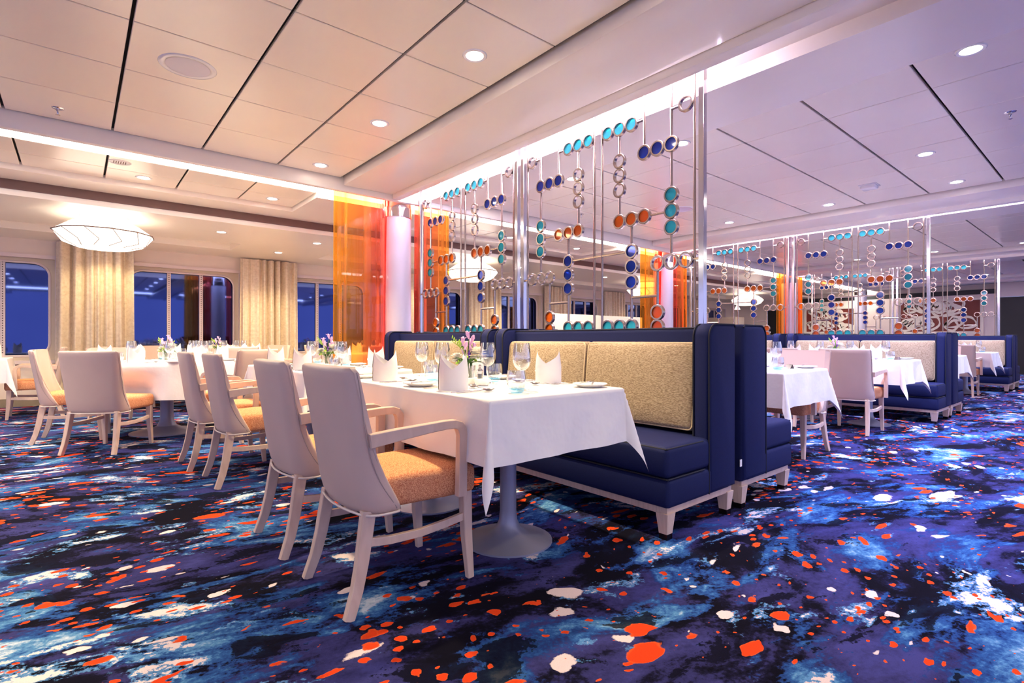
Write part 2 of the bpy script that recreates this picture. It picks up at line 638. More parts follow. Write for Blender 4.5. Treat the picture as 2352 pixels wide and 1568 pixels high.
# long fascia and cove along the window aisle
trim(MB().rbox((-8, 5.292, 2.53), (24, 5.36, 2.69), .01, 2))
trim(MB().box((-8, 5.36, 2.672), (24, 6.0, 2.69)))
b = MB()
for k, xk in enumerate(PX):
    b.box((xk - .775, 6.0, 2.605), (xk + .875, 6.88, 2.69))
b.box((-8, 6.88, 2.605), (24, 7.31, 2.69))
trim(b)
trim(MB().box((-8, 7.312, 2.51), (24, 7.36, 2.69)), 'brown')
b = MB()
b.box((-8, 7.335, 2.45), (24, 7.40, 2.515))
b.box((-8, 7.40, 2.45), (24, 8.85, 2.60))
b.box((-8, 9.55, 2.45), (24, WALL_Y + .1, 2.60))
x = -8
for k, xk in enumerate(PX):
    a, c2 = xk - .94 - 4.0, xk - .94
    a = max(a, -8)
    b.box((x, 8.85, 2.45), (a, 9.55, 2.60))
    x = c2
b.box((x, 8.85, 2.45), (24, 9.55, 2.60))
b.box((-8, 8.85, 2.545), (24, 9.55, 2.60))
trim(b)

# light strips and glowing stand-in panels for the coves
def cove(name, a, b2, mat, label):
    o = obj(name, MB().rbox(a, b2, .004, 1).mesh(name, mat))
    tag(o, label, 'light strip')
cove('cove_light', (-8, 5.60, 2.655), (24, 5.975, 2.671), 'led', 'long glowing panel standing in for the cove-lit ceiling above the window aisle')  # glowing panel stands in for the ceiling band lit by a hidden strip
cove('cove_light', (-8, -2.3, 2.66), (24, -2.12, 2.688), 'led', 'added long cove light behind the camera, seen only mirrored in the windows')  # unseen cove behind the camera, added for light streaks in the windows
nm = ['', 'glowing light strip above the nearest beaded metal screen', 'glowing light strip above the middle beaded metal screen', 'glowing light strip above the farthest beaded metal screen']
for k in (1, 2, 3):
    cove('cove_light', (PX[k] - .098, (0, 1.5, .7, .1)[k], 2.580), (PX[k] - .072, 5.25, 2.606), 'ledv', nm[k])

# window wall with openings
WIN = [(-1.85 + 2.5 * i, -.29 + 2.5 * i) for i in range(-1, 9)]
WZ0, WZ1 = .72, 2.13
b = MB()
x = -8
for a, c2 in WIN:
    b.box((x, WALL_Y, 0), (a - .06, WALL_Y + .25, 2.6))
    b.box((a - .06, WALL_Y, 0), (c2 + .06, WALL_Y + .25, WZ0 - .05))
    b.box((a - .06, WALL_Y, WZ1 + .05), (c2 + .06, WALL_Y + .25, 2.6))
    x = c2 + .06
b.box((x, WALL_Y, 0), (24, WALL_Y + .25, 2.6))
struct('wall_back', b, 'wall')
struct('baseboard_back', MB().box((-8, WALL_Y - .02, 0), (24, WALL_Y, .12)), 'taupe')

def rrect(x0, x1, z0, z1, r, n=7):
    p = []
    for (cx, cz, a) in ((x1 - r, z1 - r, 0), (x0 + r, z1 - r, 90), (x0 + r, z0 + r, 180), (x1 - r, z0 + r, 270)):
        p += arc((cx, cz), r, R(a), R(a + 90), n)
    return p

def frame_mesh(w, z0, z1, marg, r, dep, mat):
    """panel with a rounded-rectangular hole, facing -y"""
    inn = rrect(0, w, z0, z1, r)
    n = len(inn)
    cx, cz = w / 2, (z0 + z1) / 2
    hx, hz = w / 2 + marg, (z1 - z0) / 2 + marg
    outp = []
    for (x_, z_) in inn:
        dx, dz = x_ - cx, z_ - cz
        s = min(hx / abs(dx) if dx else 9e9, hz / abs(dz) if dz else 9e9)
        outp.append((cx + dx * s, cz + dz * s))
    mb = MB()
    rows = [[(q[0], 0, q[1]) for q in outp], [(q[0], 0, q[1]) for q in inn], [(q[0], dep, q[1]) for q in inn]]
    mb.grid(rows, True)
    return mb.mesh('frame', mat, 30)

ww = WIN[0][1] - WIN[0][0]
fr_me = frame_mesh(ww, WZ0, WZ1, .07, .2, .05, 'reveal')
edge_pts = [(q[0], 0, q[1]) for q in rrect(.012, ww - .012, WZ0 + .012, WZ1 - .012, .19)]
bead_me = MB().tube(edge_pts, .017, 8, True).mesh('bead', 'casing')
pane_me = {}
cas = MB()
cas.box((-.12, -.03, WZ1 + .045), (ww + .12, 0, WZ1 + .10))
cas.box((-.12, -.03, WZ0 - .10), (-.05, 0, WZ1 + .045)).box((ww + .05, -.03, WZ0 - .10), (ww + .12, 0, WZ1 + .045))
cas.box((-.12, -.06, WZ0 - .10), (ww + .12, 0, WZ0 - .05))
cas_me = cas.mesh('casing', 'casing', 30)
mul_me = MB().rbox((-.028, -.02, WZ0), (.028, .02, WZ1), .006, 1).mesh('mullion', 'casing')
rv = MB()
for i in range(38):
    z = WZ0 + .06 + i * .0355
    rv.box((-.006, -.024, z), (.006, -.018, z + .016))
riv_me = rv.mesh('rivet_row', 'rivet', 0)
m1, m2 = ww * .36, ww * .665
def pane_mesh(xa, xb):
    pts = [q for q in rrect(0, ww, WZ0, WZ1, .2)]
    cl = [(min(max(q[0], xa), xb), q[1]) for q in pts]
    mb = MB()
    n = len(cl)
    mb.add([(q[0], 0, q[1]) for q in cl] + [(q[0], .01, q[1]) for q in cl],
           [tuple(range(n)), tuple(range(2 * n - 1, n - 1, -1))])
    return mb.mesh('pane', 'wglass', 0)
panes = [pane_mesh(0, m1), pane_mesh(m1, m2), pane_mesh(m2, ww)]
for i, (a, c2) in enumerate(WIN):
    w = obj('window_%d' % (i + 1), cas_me, None, (a, WALL_Y, 0))
    w['kind'] = 'structure'
    obj('frame', fr_me, w, (0, .10, 0))
    obj('bead', bead_me, w, (0, .10, 0))
    for pm in panes:
        obj('pane', pm, w, (0, .145, 0))
    for mx in (m1, m2):
        mo = obj('mullion', mul_me, w, (mx, .125, 0))
        obj('rivet_row', riv_me, mo)
# end wall
b = MB()
b.box((END_X, -4, 0), (END_X + .2, 1.75, 2.6))
b.box((END_X, 2.5, 0), (END_X + .2, 8.35, 2.3)).box((END_X + .12, 2.5, 2.3), (END_X + .2, 8.35, 2.6))
b.box((END_X, 9.0, 0), (END_X + .2, WALL_Y, 2.6))
b.box((END_X, 1.75, 2.2), (END_X + .2, 2.5, 2.6)).box((END_X, 8.35, 2.1), (END_X + .2, 9.0, 2.6))
struct('wall_right', b, 'wall')
d = obj('door_1', MB().box((END_X + .1, 1.76, 0), (END_X + .16, 2.49, 2.19)).mesh('door', 'black', 0))
d['kind'] = 'structure'
d = obj('door_2', MB().box((END_X + .1, 8.36, 0), (END_X + .16, 8.99, 2.09)).mesh('door', 'black', 0))
d['kind'] = 'structure'
trim(MB().box((END_X + .02, 2.52, 2.302), (END_X + .118, 8.33, 2.44)), 'black')  # black strip stands in for the shadow band above the art wall

# ================================================================== COLUMNS, CURTAINS
ORD = ['nearest', 'second', 'third', 'farthest']
col_proto = [P('shaft', MB().lathe([(0, 0), (.165, 0), (.165, 2.40)], 40).mesh('shaft', 'column')),
             P('capital', MB().lathe([(.166, 2.385), (.174, 2.39), (.174, 2.50), (.168, 2.505), (.168, 2.62)], 40).mesh('capital', 'chrome'))]
for i in range(4):
    spawn('column', col_proto, 'round pale lilac column with chrome collar, %s one along the row' % ORD[i], 'column', (PX[i + 1], 5.55, 0), 0, 'columns in a row')

def sheer_mesh(w, mat, seed):
    rnd = random.Random(seed)
    ph = [rnd.uniform(0, 6) for _ in range(4)]
    rows = []
    n = 90
    for j in range(13):
        t = j / 12
        z = .06 + t * 2.57
        fl_ = 1 + .05 * (1 - t)
        row = []
        for i in range(n + 1):
            x_ = i / n
            y_ = .032 * math.sin(x_ * 21 + ph[0] + 1.2 * math.sin(x_ * 7)) + .006 * math.sin(x_ * 37 + ph[1]) + .008 * (1 - t) * math.sin(x_ * 17 + ph[2])
            row.append(((x_ - .5) * w * fl_, y_, z))
        rows.append(row)
    return MB().grid(rows).mesh('sheer', mat, 180)
shA, shB = sheer_mesh(.62, 'sheerA', 1), sheer_mesh(.50, 'sheerB', 2)
spawn('column', col_proto, 'round pale lilac column with chrome collar, outside the left edge', 'column', (PX[0], 5.55, 0), 0, 'columns in a row')
for i in range(3):
    for sd, me, wd in ((-1, shA, 'left'), (1, shB, 'right')):
        o = obj('sheer_curtain', me, None, (PX[i + 1] + (-.455 if sd < 0 else .45), 5.5, 0))
        tag(o, 'sheer orange voile curtain hanging %s of the %s column' % (wd, ORD[i]), 'curtain', 'orange sheer curtains')
# clear pane standing before the nearest sheer curtain
tag(obj('glass_panel', MB().rbox((2.13, 5.418, .02), (2.72, 5.428, 2.50), .003, 1).mesh('glass_panel', 'pane')), 'clear glass panel standing in front of the orange curtain by the near column', 'glass panel')

def drape_mesh(w, seed):
    rnd = random.Random(seed)
    folds = []
    x_ = 0
    pts = []
    n = 130
    ph = [rnd.uniform(0, 6) for _ in range(5)]
    rows = []
    for j in range(15):
        t = j / 14
        z = .04 + t * 2.39
        row = []
        for i in range(n + 1):
            s = i / n
            a = s * 2 * pi * 7 + 1.3 * math.sin(s * 9 + ph[0]) + .5 * math.sin(s * 23 + ph[3])
            y_ = (.048 + .026 * math.sin(s * 7 + ph[4])) * math.sin(a) + .02 * math.sin(a * 2.3 + ph[1]) * (1 - .5 * t) + .012 * math.sin(s * 40 + ph[2] + t * 2)
            row.append(((s - .5) * w * (1 + .03 * (1 - t)) + .01 * math.sin(a + 1.3), y_, z))
        rows.append(row)
    return MB().grid(rows).mesh('drape', 'curtain', 180)
dr = [drape_mesh(.98, 3), drape_mesh(.93, 4)]
cl = ['', 'pleated champagne curtain by the window at the left edge', 'pleated champagne curtain beneath the nearest pendant lamp', 'pleated champagne curtain between two windows beside the orange voile',
      'first champagne curtain seen through the near metal screen', 'second champagne curtain seen through the near metal screen', 'third champagne curtain seen through the near metal screen', 'fourth champagne curtain seen through the near metal screen',
      'champagne curtain farthest down the window wall']
for i in range(len(WIN) - 1):
    if i == 0:
        continue
    xm = (WIN[i][1] + WIN[i + 1][0]) / 2
    tag(obj('window_curtain', dr[i % 2], None, (xm + .06, WALL_Y - .16, 0)), cl[min(i, 8)], 'curtain', 'window curtains')

# ================================================================== SCREENS
RING_O, RING_I = .0515, .039
def ring_mesh():
    prof = [(RING_I, -.012), (RING_O - .003, -.012), (RING_O, -.009), (RING_O, .009), (RING_O - .003, .012), (RING_I, .012), (RING_I, -.012)]
    mb = MB().lathe(prof, 28)
    mb.v = [(z, x_, y_) for x_, y_, z in mb.v]
    return mb.mesh('ring', 'bronze', 35)
ring_me = ring_mesh()
def disc_mesh(mat):
    mb = MB()
    n = 24
    mb.add([(-.002, RING_I * 1.02 * math.cos(2 * pi * i / n), RING_I * 1.02 * math.sin(2 * pi * i / n)) for i in range(n)] +
           [(.002, RING_I * 1.02 * math.cos(2 * pi * i / n), RING_I * 1.02 * math.sin(2 * pi * i / n)) for i in range(n)],
           [tuple(range(n)), tuple(range(2 * n - 1, n - 1, -1))])
    return mb.mesh('disc', mat, 0)
disc = {'t': disc_mesh('dteal'), 'b': disc_mesh('dblue'), 'o': disc_mesh('dorange')}
c7 = [.11 + .1025 * i for i in range(7)]
H = [  # half pattern: (kind, column, z)
    ('', 0, 2.437), ('b', 1, 2.217), ('b', 2, 2.217), ('b', 3, 2.217), ('t', 4, 2.437), ('t', 5, 2.437), ('t', 6, 2.437),
    ('', 5, 2.213), ('', 5, 2.113), ('', 5, 2.012), ('o', 3, 1.794), ('o', 4, 1.794), ('o', 5, 1.794),
    ('t', 1, 1.896), ('t', 1, 1.793), ('t', 1, 1.69), ('', 0, 1.471), ('', 1, 1.471), ('', 2, 1.471),
    ('b', 4, 1.577), ('b', 4, 1.474), ('b', 4, 1.368), ('o', 2, 1.155), ('o', 2, 1.06), ('t', 4, 1.068), ('t', 5, 1.068), ('t', 6, 1.068)]
r_ = RING_O
TOPZ = 2.655
VR = [  # vertical rods: column or y, z0, z1
    (1, 2.217 + r_, TOPZ), (3, 2.217 + r_, TOPZ), (1, 1.896 + r_, 2.217 - r_), (5, 2.213 + r_, 2.437 - r_), (5, 1.794 + r_, 2.012 - r_),
    (1, 1.471 + r_, 1.69 - r_), (4, 1.577 + r_, 1.794 - r_), (4, 1.068 + r_, 1.368 - r_), (2, 1.155 + r_, 1.471 - r_)]
HR = [(.05, c7[0] - r_, 1.471), (c7[0] + r_, c7[1], 2.437), (c7[3], c7[4] - r_, 2.437), (c7[1] + r_, c7[3] - r_, 1.794), (c7[2], c7[4], 1.263)]
PW = 1.63
post_me = MB().rbox((-.018, -.018, 0), (.018, .018, TOPZ), .002, 1).mesh('post', 'chrome')
def rod_mesh(a, b2):
    return MB().tube([a, b2], .0088, 8).mesh('rod', 'bronze')
sp = [P('post', post_me, (0, 0, 0)), P('post', post_me, (0, PW, 0))]
full_rod = rod_mesh((0, 0, .6), (0, 0, TOPZ))
for y_ in (.052, PW - .052, PW / 2 - .037, PW / 2 + .037):
    sp.append(P('rod', full_rod, (0, y_, 0)))
for mir in (0, 1):
    Y = (lambda q: PW - q) if mir else (lambda q: q)
    for kind, ci, z in H:
        sp.append(P('ring', ring_me, (0, Y(c7[ci]), z), 0, [P('disc', disc[kind])] if kind else ()))
    for ci, z0, z1 in VR:
        sp.append(P('rod', rod_mesh((0, 0, 0), (0, 0, z1 - z0)), (0, Y(c7[ci]), z0)))
    for y0, y1, z in HR:
        ya, yb = sorted((Y(y0), Y(y1)))
        sp.append(P('rod', rod_mesh((0, 0, 0), (0, yb - ya, 0)), (0, ya, z)))
    sp.append(P('rod', rod_mesh((0, 0, 0), (0, .034, 0)), (0, 0.018 if not mir else PW - .052, 1.471)))
sp.append(P('rod', rod_mesh((0, 0, 0), (0, PW - 2 * (c7[4] + r_), 0)), (0, c7[4] + r_, 1.577)))
NM = {1: 'nearest', 2: 'middle', 3: 'farthest'}
for k in (1, 2, 3):
    for j, w in ((0, 'aisle half'), (1, 'column half')):
        spawn('decorative_screen', sp, 'metal rod screen with coloured glass discs, %s of the %s divider' % (w, NM[k]), 'screen', (PX[k], 1.66 + 1.71 * j, 0), 0, 'beaded metal screens')

# ================================================================== BANQUETTES
def bench_proto(L):
    x0, xb = -.71, -.045       # front, back
    top = 1.05
    parts = []
    fr = MB()
    fr.box((x0 + .02, .02, .125), (x0 + .055, L - .02, .158)).box((xb - .05, .02, .125), (xb - .015, L - .02, .158))
    fr.box((x0 + .055, .02, .125), (xb - .05, .055, .158)).box((x0 + .055, L - .055, .125), (xb - .05, L - .02, .158))
    parts.append(P('base_frame', fr.mesh('base_frame', 'wood', 30)))
    lg = MB()
    a, b2 = .034, .023
    lg.add([(sx * q, sy * q, z) for z, q in ((.028, b2), (.13, a)) for sx, sy in ((-1, -1), (1, -1), (1, 1), (-1, 1))],
           [(0, 1, 5, 4), (1, 2, 6, 5), (2, 3, 7, 6), (3, 0, 4, 7), (4, 5, 6, 7), (3, 2, 1, 0)])
    lm = lg.mesh('leg', 'wood', 30)
    cap = MB().box((-.023, -.023, 0), (.023, .023, .0285)).mesh('foot_cap', 'capdark', 0)
    for lx in (x0 + .045, xb - .04):
        for ly in (.045, L - .045):
            parts.append(P('leg', lm, (lx, ly, 0), 0, [P('foot_cap', cap)]))
    parts.append(P('seat_base', MB().rbox((x0, 0.0, .158), (xb - .05, L, .30), .022, 3).mesh('seat_base', 'navy')))
    def crown(p):
        t = max(0, (p.z - .40) / .06)
        q = p.copy()
        q.z += .018 * t * (1 - ((p.y - L / 2) / (L / 2)) ** 4)
        q.x += -.006 * math.sin(pi * min(1, max(0, (p.z - .3) / .16)))
        return q
    sc = MB().rbox((x0 - .004, .002, .302), (xb - .06, L - .002, .455), .028, 4, crown).mesh('seat_cushion', 'navy')
    pipe = MB().tube([(x0 + .004, .012, .4465), (x0 + .004, L - .012, .4465)], .0045, 6).tube([(x0 + .004, .012, .4465), (xb - .33, .012, .4465)], .0045, 6)
    pipe.tube([(x0 + .002, .004, .301), (x0 + .002, L - .004, .301)], .0045, 6).tube([(x0 + .002, .004, .301), (xb - .33, .004, .301)], .0045, 6)
    pm = pipe.mesh('piping', 'navypipe')
    parts.append(P('seat_cushion', sc, (0, 0, 0), 0, [P('piping', pm)]))
    parts.append(P('backrest', MB().rbox((xb - .16, .05, .16), (xb, L - .05, top), .03, 4).mesh('backrest', 'navy'), (0, 0, 0), 0,
                   [P('piping', MB().tube([(xb - .152, .1, top - .006), (xb - .152, L - .1, top - .006)], .005, 6).mesh('piping', 'navypipe'))]))
    # wings
    def wing(y0, y1):
        fx = xb - .29
        r = .07
        top = 1.066
        prof = [(fx, .16), (fx, top - r)] + [(fx + r - r * math.cos(R(q)), top - r + r * math.sin(R(q))) for q in (15, 30, 45, 60, 75, 90)] + [(xb - .012, top), (xb, top - .015), (xb, .16)]
        n = len(prof)
        mb = MB()
        bev = .026
        cx, cz = (fx + xb) / 2, .6
        def inset(q, e):
            return (q[0] + (e if q[0] < cx else -e), q[1] + (e if q[1] < cz else -e))
        rows = []
        for yy, e in ((y0, bev), (y0 + bev * .3, bev * .3), (y0 + bev, 0), (y1 - bev, 0), (y1 - bev * .3, bev * .3), (y1, bev)):
            rows.append([(inset(q, e)[0], yy, inset(q, e)[1]) for q in prof])
        mb.grid(rows, True)
        mb.f.append(tuple(range(n)))
        mb.f.append(tuple(5 * n + i for i in range(n)))
        pp = MB()
        for yy in (y0 + .006, y1 - .006):
            pp.tube([(inset(q, .004)[0], yy, inset(q, .004)[1]) for q in prof[:-1]], .005, 6)
        return mb.mesh('wing', 'navy', 50), pp.mesh('piping', 'navypipe')
    for y0, y1 in ((-.004, .10), (L - .10, L + .004)):
        wm, wp = wing(y0, y1)
        parts.append(P('wing', wm, (0, 0, 0), 0, [P('piping', wp)]))
    # back cushions
    cw = (L - .2) / 2
    cm_ = MB()
    def lean(p):
        q = p.copy()
        fz = (p.z - .47) / .5
        u_, w_ = abs(p.y) / (cw / 2), abs(fz - .5) * 2
        if p.x < -.05:
            q.x -= .022 * (1 - u_ ** 4) * (1 - w_ ** 4)
        q.x += .05 * fz
        return q
    bm = MB()
    rows = []
    cush = MB()
    cush.rbox((-.10, -cw / 2 + .006, .475), (0, cw / 2 - .006, .965), .03, 5)
    # subdivide the large front face so that it can swell
    me = cush.mesh('back_cushion', 'beige')
    bb = bmesh.new()
    bb.from_mesh(me)
    bmesh.ops.subdivide_edges(bb, edges=[e for e in bb.edges if e.calc_length() > .2], cuts=9, use_grid_fill=True)
    for v in bb.verts:
        v.co = lean(v.co)
    bb.to_mesh(me)
    bb.free()
    me.polygons.foreach_set('use_smooth', [True] * len(me.polygons))
    rr = []
    for q in rrect(-cw / 2 + .014, cw / 2 - .014, .483, .957, .028, 5):
        rr.append((-.092 + .05 * (q[1] - .47) / .5, q[0], q[1]))
    cp = MB().tube(rr, .0055, 6, True).mesh('piping', 'beigepipe')
    for i in (0, 1):
        parts.append(P('back_cushion', me, (xb - .175, .1 + cw * (i + .5), 0), 0, [P('piping', cp)]))
    return parts
BL = 1.83
bench = bench_proto(BL)
side_word = {1: 'nearest', 2: 'middle', 3: 'farthest'}
for k in (1, 2, 3):
    for j in (0, 1):
        for sd in (-1, 1):
            if k == 3 and sd == 1 and j == 1:
                continue
            lab = 'navy winged booth bench, %s side of the %s screen, %s end' % ('left' if sd < 0 else 'right', side_word[k], 'aisle' if j == 0 else 'column')
            if sd < 0:
                spawn('booth_bench', bench, lab, 'bench', (PX[k], 1.43 + 1.93 * j, 0), 0, 'navy booth benches')
            else:
                bo = spawn('booth_bench', bench, lab, 'bench', (PX[k], 1.43 + 1.93 * j + BL, 0), pi, 'navy booth benches')
                if k == 1 and j == 0:
                    near_right_bench = bo
obj('care_label', MB().box((0, -.0015, -.02), (.022, .0015, .02)).mesh('care_label', 'white', 0), near_right_bench, (-.047, BL - .012, .27))

# ================================================================== CHAIRS
def chair_proto():
    parts = []
    zs = [.345, .352, .38, .43, .48, .54, .60, .66, .72, .78, .83, .862, .876, .882]
    def interp(z, tab):
        for (z0, a0), (z1, a1) in zip(tab, tab[1:]):
            if z <= z1:
                t = max(0, (z - z0) / (z1 - z0))
                return a0 + (a1 - a0) * t
        return tab[-1][1]
    rear = [(.345, -.188), (.352, -.196), (.40, -.214), (.55, -.238), (.70, -.258), (.88, -.285)]
    front = [(.345, -.05), (.352, -.045), (.40, -.068), (.48, -.112), (.56, -.147), (.65, -.178), (.76, -.205), (.88, -.232)]
    half = [(.345, .222), (.38, .234), (.55, .238), (.88, .243)]
    rows = []
    for z in zs:
        xr, xf, w = interp(z, rear), interp(z, front), interp(z, half)
        sh = {.345: .006, .862: .0, .876: .006, .882: .016}.get(z, 0)
        w -= sh
        xr += sh
        r = .075
        th = .042 - sh
        xf = max(xf - sh, xr + .03)
        rr = min(r, xf - xr - .004)
        out = [(xf - .01, -w + .012), (xf - .014, -w + .003), (xf - .022, -w)]
        out += [(xr + rr + rr * math.cos(a), -w + rr + rr * math.sin(a)) for a in [R(-90 - q) for q in (0, 18, 36, 54, 72, 90)]]
        bow = .018
        out += [(xr - bow * (1 - (y_ / (w - rr)) ** 2), y_) for y_ in [(-1 + 2 * i / 8) * (w - rr) for i in range(1, 8)]]
        out += [(q[0], -q[1]) for q in out[8::-1]]
        wi = w - th
        xi = xr + th + .012
        ri = max(.004, min(.05, xf - .012 - xi))
        inn = [(max(xf - .022, xi + .004), wi), ]
        inn += [(xi + ri + ri * math.cos(a), wi - ri + ri * math.sin(a)) for a in [R(90 + q) for q in (0, 30, 60, 90)]]
        inn += [(xi - bow * .8 * (1 - (y_ / (wi - ri)) ** 2), y_) for y_ in [(1 - 2 * i / 6) * (wi - ri) for i in range(1, 6)]]
        inn += [(q[0], -q[1]) for q in inn[4::-1]]
        rows.append([(x_, y_, z) for x_, y_ in out + inn])
    n = len(rows[0])
    no = 3 + 6
    mb = MB().grid(rows, True)
    # caps as quad strips between outer and inner loops
    O = 3 + 6 + 7 + 9
    I = n - O
    for ri, flip in ((0, 1), (len(rows) - 1, 0)):
        base = ri * n
        ks = [round(i * (O - 1) / (I - 1)) for i in range(I)]
        for i in range(I - 1):
            o_idx = list(range(ks[i], ks[i + 1] + 1))
            a = base + n - 1 - i
            b2 = base + n - 2 - i
            mb.f.append(tuple([a] + [base + q for q in o_idx] + [b2]))
    subs = []
    lowpath = [(q[0], q[1], .347) for q in rows[2][:O]]
    lowpath = [(x_ * .99 - .001, y_ * 1.004, .349) for x_, y_, z in lowpath]
    subs.append(P('piping', MB().tube(lowpath, .0048, 6).mesh('piping', 'piping')))
    for s in (-1, 1):
        pts = []
        for t in [i / 14 for i in range(15)]:
            z = .36 + t * .505
            w = interp(z, half)
            xx = interp(z, rear) + .045 + (interp(z, front) - interp(z, rear) - .03 - .045) * max(0, 1 - t * 1.25) ** 1.2
            pts.append((min(xx, interp(z, front) - .012), s * (w + .0005), z))
        subs.append(P('seam', MB().tube(pts, .0022, 5).mesh('seam', 'stitch')))
    parts.append(P('backrest', mb.mesh('backrest', 'leather', 60), (0, 0, 0), 0, subs))
    # seat
    def taper(p):
        q = p.copy()
        t = (p.x + .19) / .475
        q.y *= .84 + .16 * min(1, t * 1.4)
        if p.z > .42:
            q.z += .014 * (1 - (p.y / .23) ** 2) * (1 - ((p.x - .06) / .26) ** 2)
        return q
    seat = MB().rbox((-.19, -.228, .352), (.285, .228, .468), .03, 4)
    me = seat.mesh('seat', 'orange')
    bb = bmesh.new()
    bb.from_mesh(me)
    bmesh.ops.subdivide_edges(bb, edges=[e for e in bb.edges if e.calc_length() > .2], cuts=6, use_grid_fill=True)
    for v in bb.verts:
        v.co = taper(v.co)
    bb.to_mesh(me)
    bb.free()
    me.polygons.foreach_set('use_smooth', [True] * len(me.polygons))
    parts.append(P('seat', me))
    for s in (-1, 1):
        pts = [(-.175, s * .19, .36), (-.19, s * .195, .27), (-.205, s * .2, .18), (-.226, s * .206, .09), (-.258, s * .213, 0)]
        parts.append(P('leg', MB().sweep(pts, (0, 1, 0), [(.034, .05), (.034, .048), (.032, .044), (.03, .04), (.028, .036)]).mesh('leg', 'wood', 30)))
        pts = [(.243, s * .2, .36), (.248, s * .202, .18), (.262, s * .207, 0)]
        parts.append(P('leg', MB().sweep(pts, (0, 1, 0), [(.042, .042), (.036, .038), (.026, .028)]).mesh('leg', 'wood', 30)))
        pts = [(-.20, s * .198, .252), (-.1, s * .212, .244), (.02, s * .218, .243), (.14, s * .212, .25), (.243, s * .202, .258)]
        parts.append(P('stretcher', MB().sweep(pts, (0, 1, 0), (.018, .03)).mesh('stretcher', 'wood', 30)))
        y_ = s * .258
        pts = [(-.195, s * .246, .622), (-.09, s * .252, .634), (.03, y_, .645), (.11, y_, .650), (.15, y_, .649), (.171, y_, .641), (.183, y_, .622), (.188, y_, .60), (.186, y_, .50), (.183, y_, .362)]
        dm = [(.032, .05), (.032, .044), (.032, .036), (.032, .034), (.032, .034), (.032, .036), (.032, .038), (.032, .038), (.032, .038), (.032, .04)]
        parts.append(P('armrest', MB().sweep(pts, (0, 1, 0), dm).mesh('armrest', 'wood', 40)))
    return parts
chair = chair_proto()
side_chair = [p for p in chair if p[0] != 'armrest']
def put_chair(x_, y_, deg, label, group='leather dining armchairs', arms=True):
    return spawn('dining_chair', chair if arms else side_chair, 'beige leather %s, ' % ('armchair' if arms else 'chair without arms') + label, 'chair', (x_, y_, 0), R(deg), group)

# ================================================================== TABLES
def cloth_rect(lx, ly, drop, seed):
    rnd = random.Random(seed)
    def axis(l, n):
        h = l / 2
        a = [-h - drop + drop * i / 12 for i in range(12)] + [-h - .006]
        a += [-h + .004 + (l - .008) * i / n for i in range(n + 1)]
        a += [h + .006] + [h + drop * (i + 1) / 12 for i in range(12)]
        return a
    A_, B_ = axis(lx, 14), axis(ly, 26)
    ph = [rnd.uniform(0, 6) for _ in range(6)]
    k1 = [rnd.uniform(.22, .29) for _ in range(4)]
    rows = []
    for a in A_:
        row = []
        for b2 in B_:
            ea, eb = max(abs(a) - lx / 2, 0), max(abs(b2) - ly / 2, 0)
            sa, sb = (1 if a > 0 else -1), (1 if b2 > 0 else -1)
            ca, cb = min(max(a, -lx / 2), lx / 2), min(max(b2, -ly / 2), ly / 2)
            r = math.hypot(ea, eb)
            if r == 0:
                row.append((a, b2, 0))
                continue
            th = math.atan2(eb, ea)
            ci = (0 if sa > 0 else 1) + (0 if sb > 0 else 2)
            k0 = .06
            k = k0
            if ea > 0 and eb > 0:
                k = k0 + (k1[ci] - k0) * math.sin(2 * th) ** 1.5
            else:
                # gentle waves fading towards the corners
                s_ = (cb if ea > 0 else ca)
                ln = ly if ea > 0 else lx
                fade = 1 - (abs(s_) / (ln / 2)) ** 4
                k += fade * (.05 * math.sin(s_ * 9 + ph[0] + sa + 2 * sb) + .03 * math.sin(s_ * 21 + ph[1] + r * 6))
            dx, dy = math.cos(th) * sa, math.sin(th) * sb
            rz = r * (1 + .16 * math.sin(2 * th) ** 2) if (ea > 0 and eb > 0) else r
            row.append((ca + dx * (k * rz + .004), cb + dy * (k * rz + .004), -rz * math.sqrt(1 - k * k) + .002))
        rows.append(row)
    return MB().grid(rows).mesh('tablecloth', 'cloth', 180)

def cloth_round(rad, drop, seed, dents=()):
    rnd = random.Random(seed)
    n = 96
    ph = rnd.uniform(0, 6)
    rows = []
    for i in range(8):
        r = rad * (i + .02) / 7
        rows.append([(r * math.cos(2 * pi * j / n), r * math.sin(2 * pi * j / n), 0) for j in range(n)])
    for i in range(1, 10):
        t = i / 9
        row = []
        for j in range(n):
            a = 2 * pi * j / n
            w = .5 + .5 * math.sin(a * 11 + ph + .8 * math.sin(a * 3))
            dent = 0
            for dn in dents:
                dv = (a - R(dn) + pi) % (2 * pi) - pi
                dent = max(dent, math.exp(-(dv / .36) ** 4))
            r = rad + .006 + t * (.01 + .055 * w) * (1 - dent) - .17 * dent * min(1, max(0, (t - .22) * 2))
            row.append((r * math.cos(a), r * math.sin(a), -drop * t * (1 - .04 * w) + .002))
        rows.append(row)
    return MB().grid(rows, True).mesh('tablecloth', 'cloth', 180)

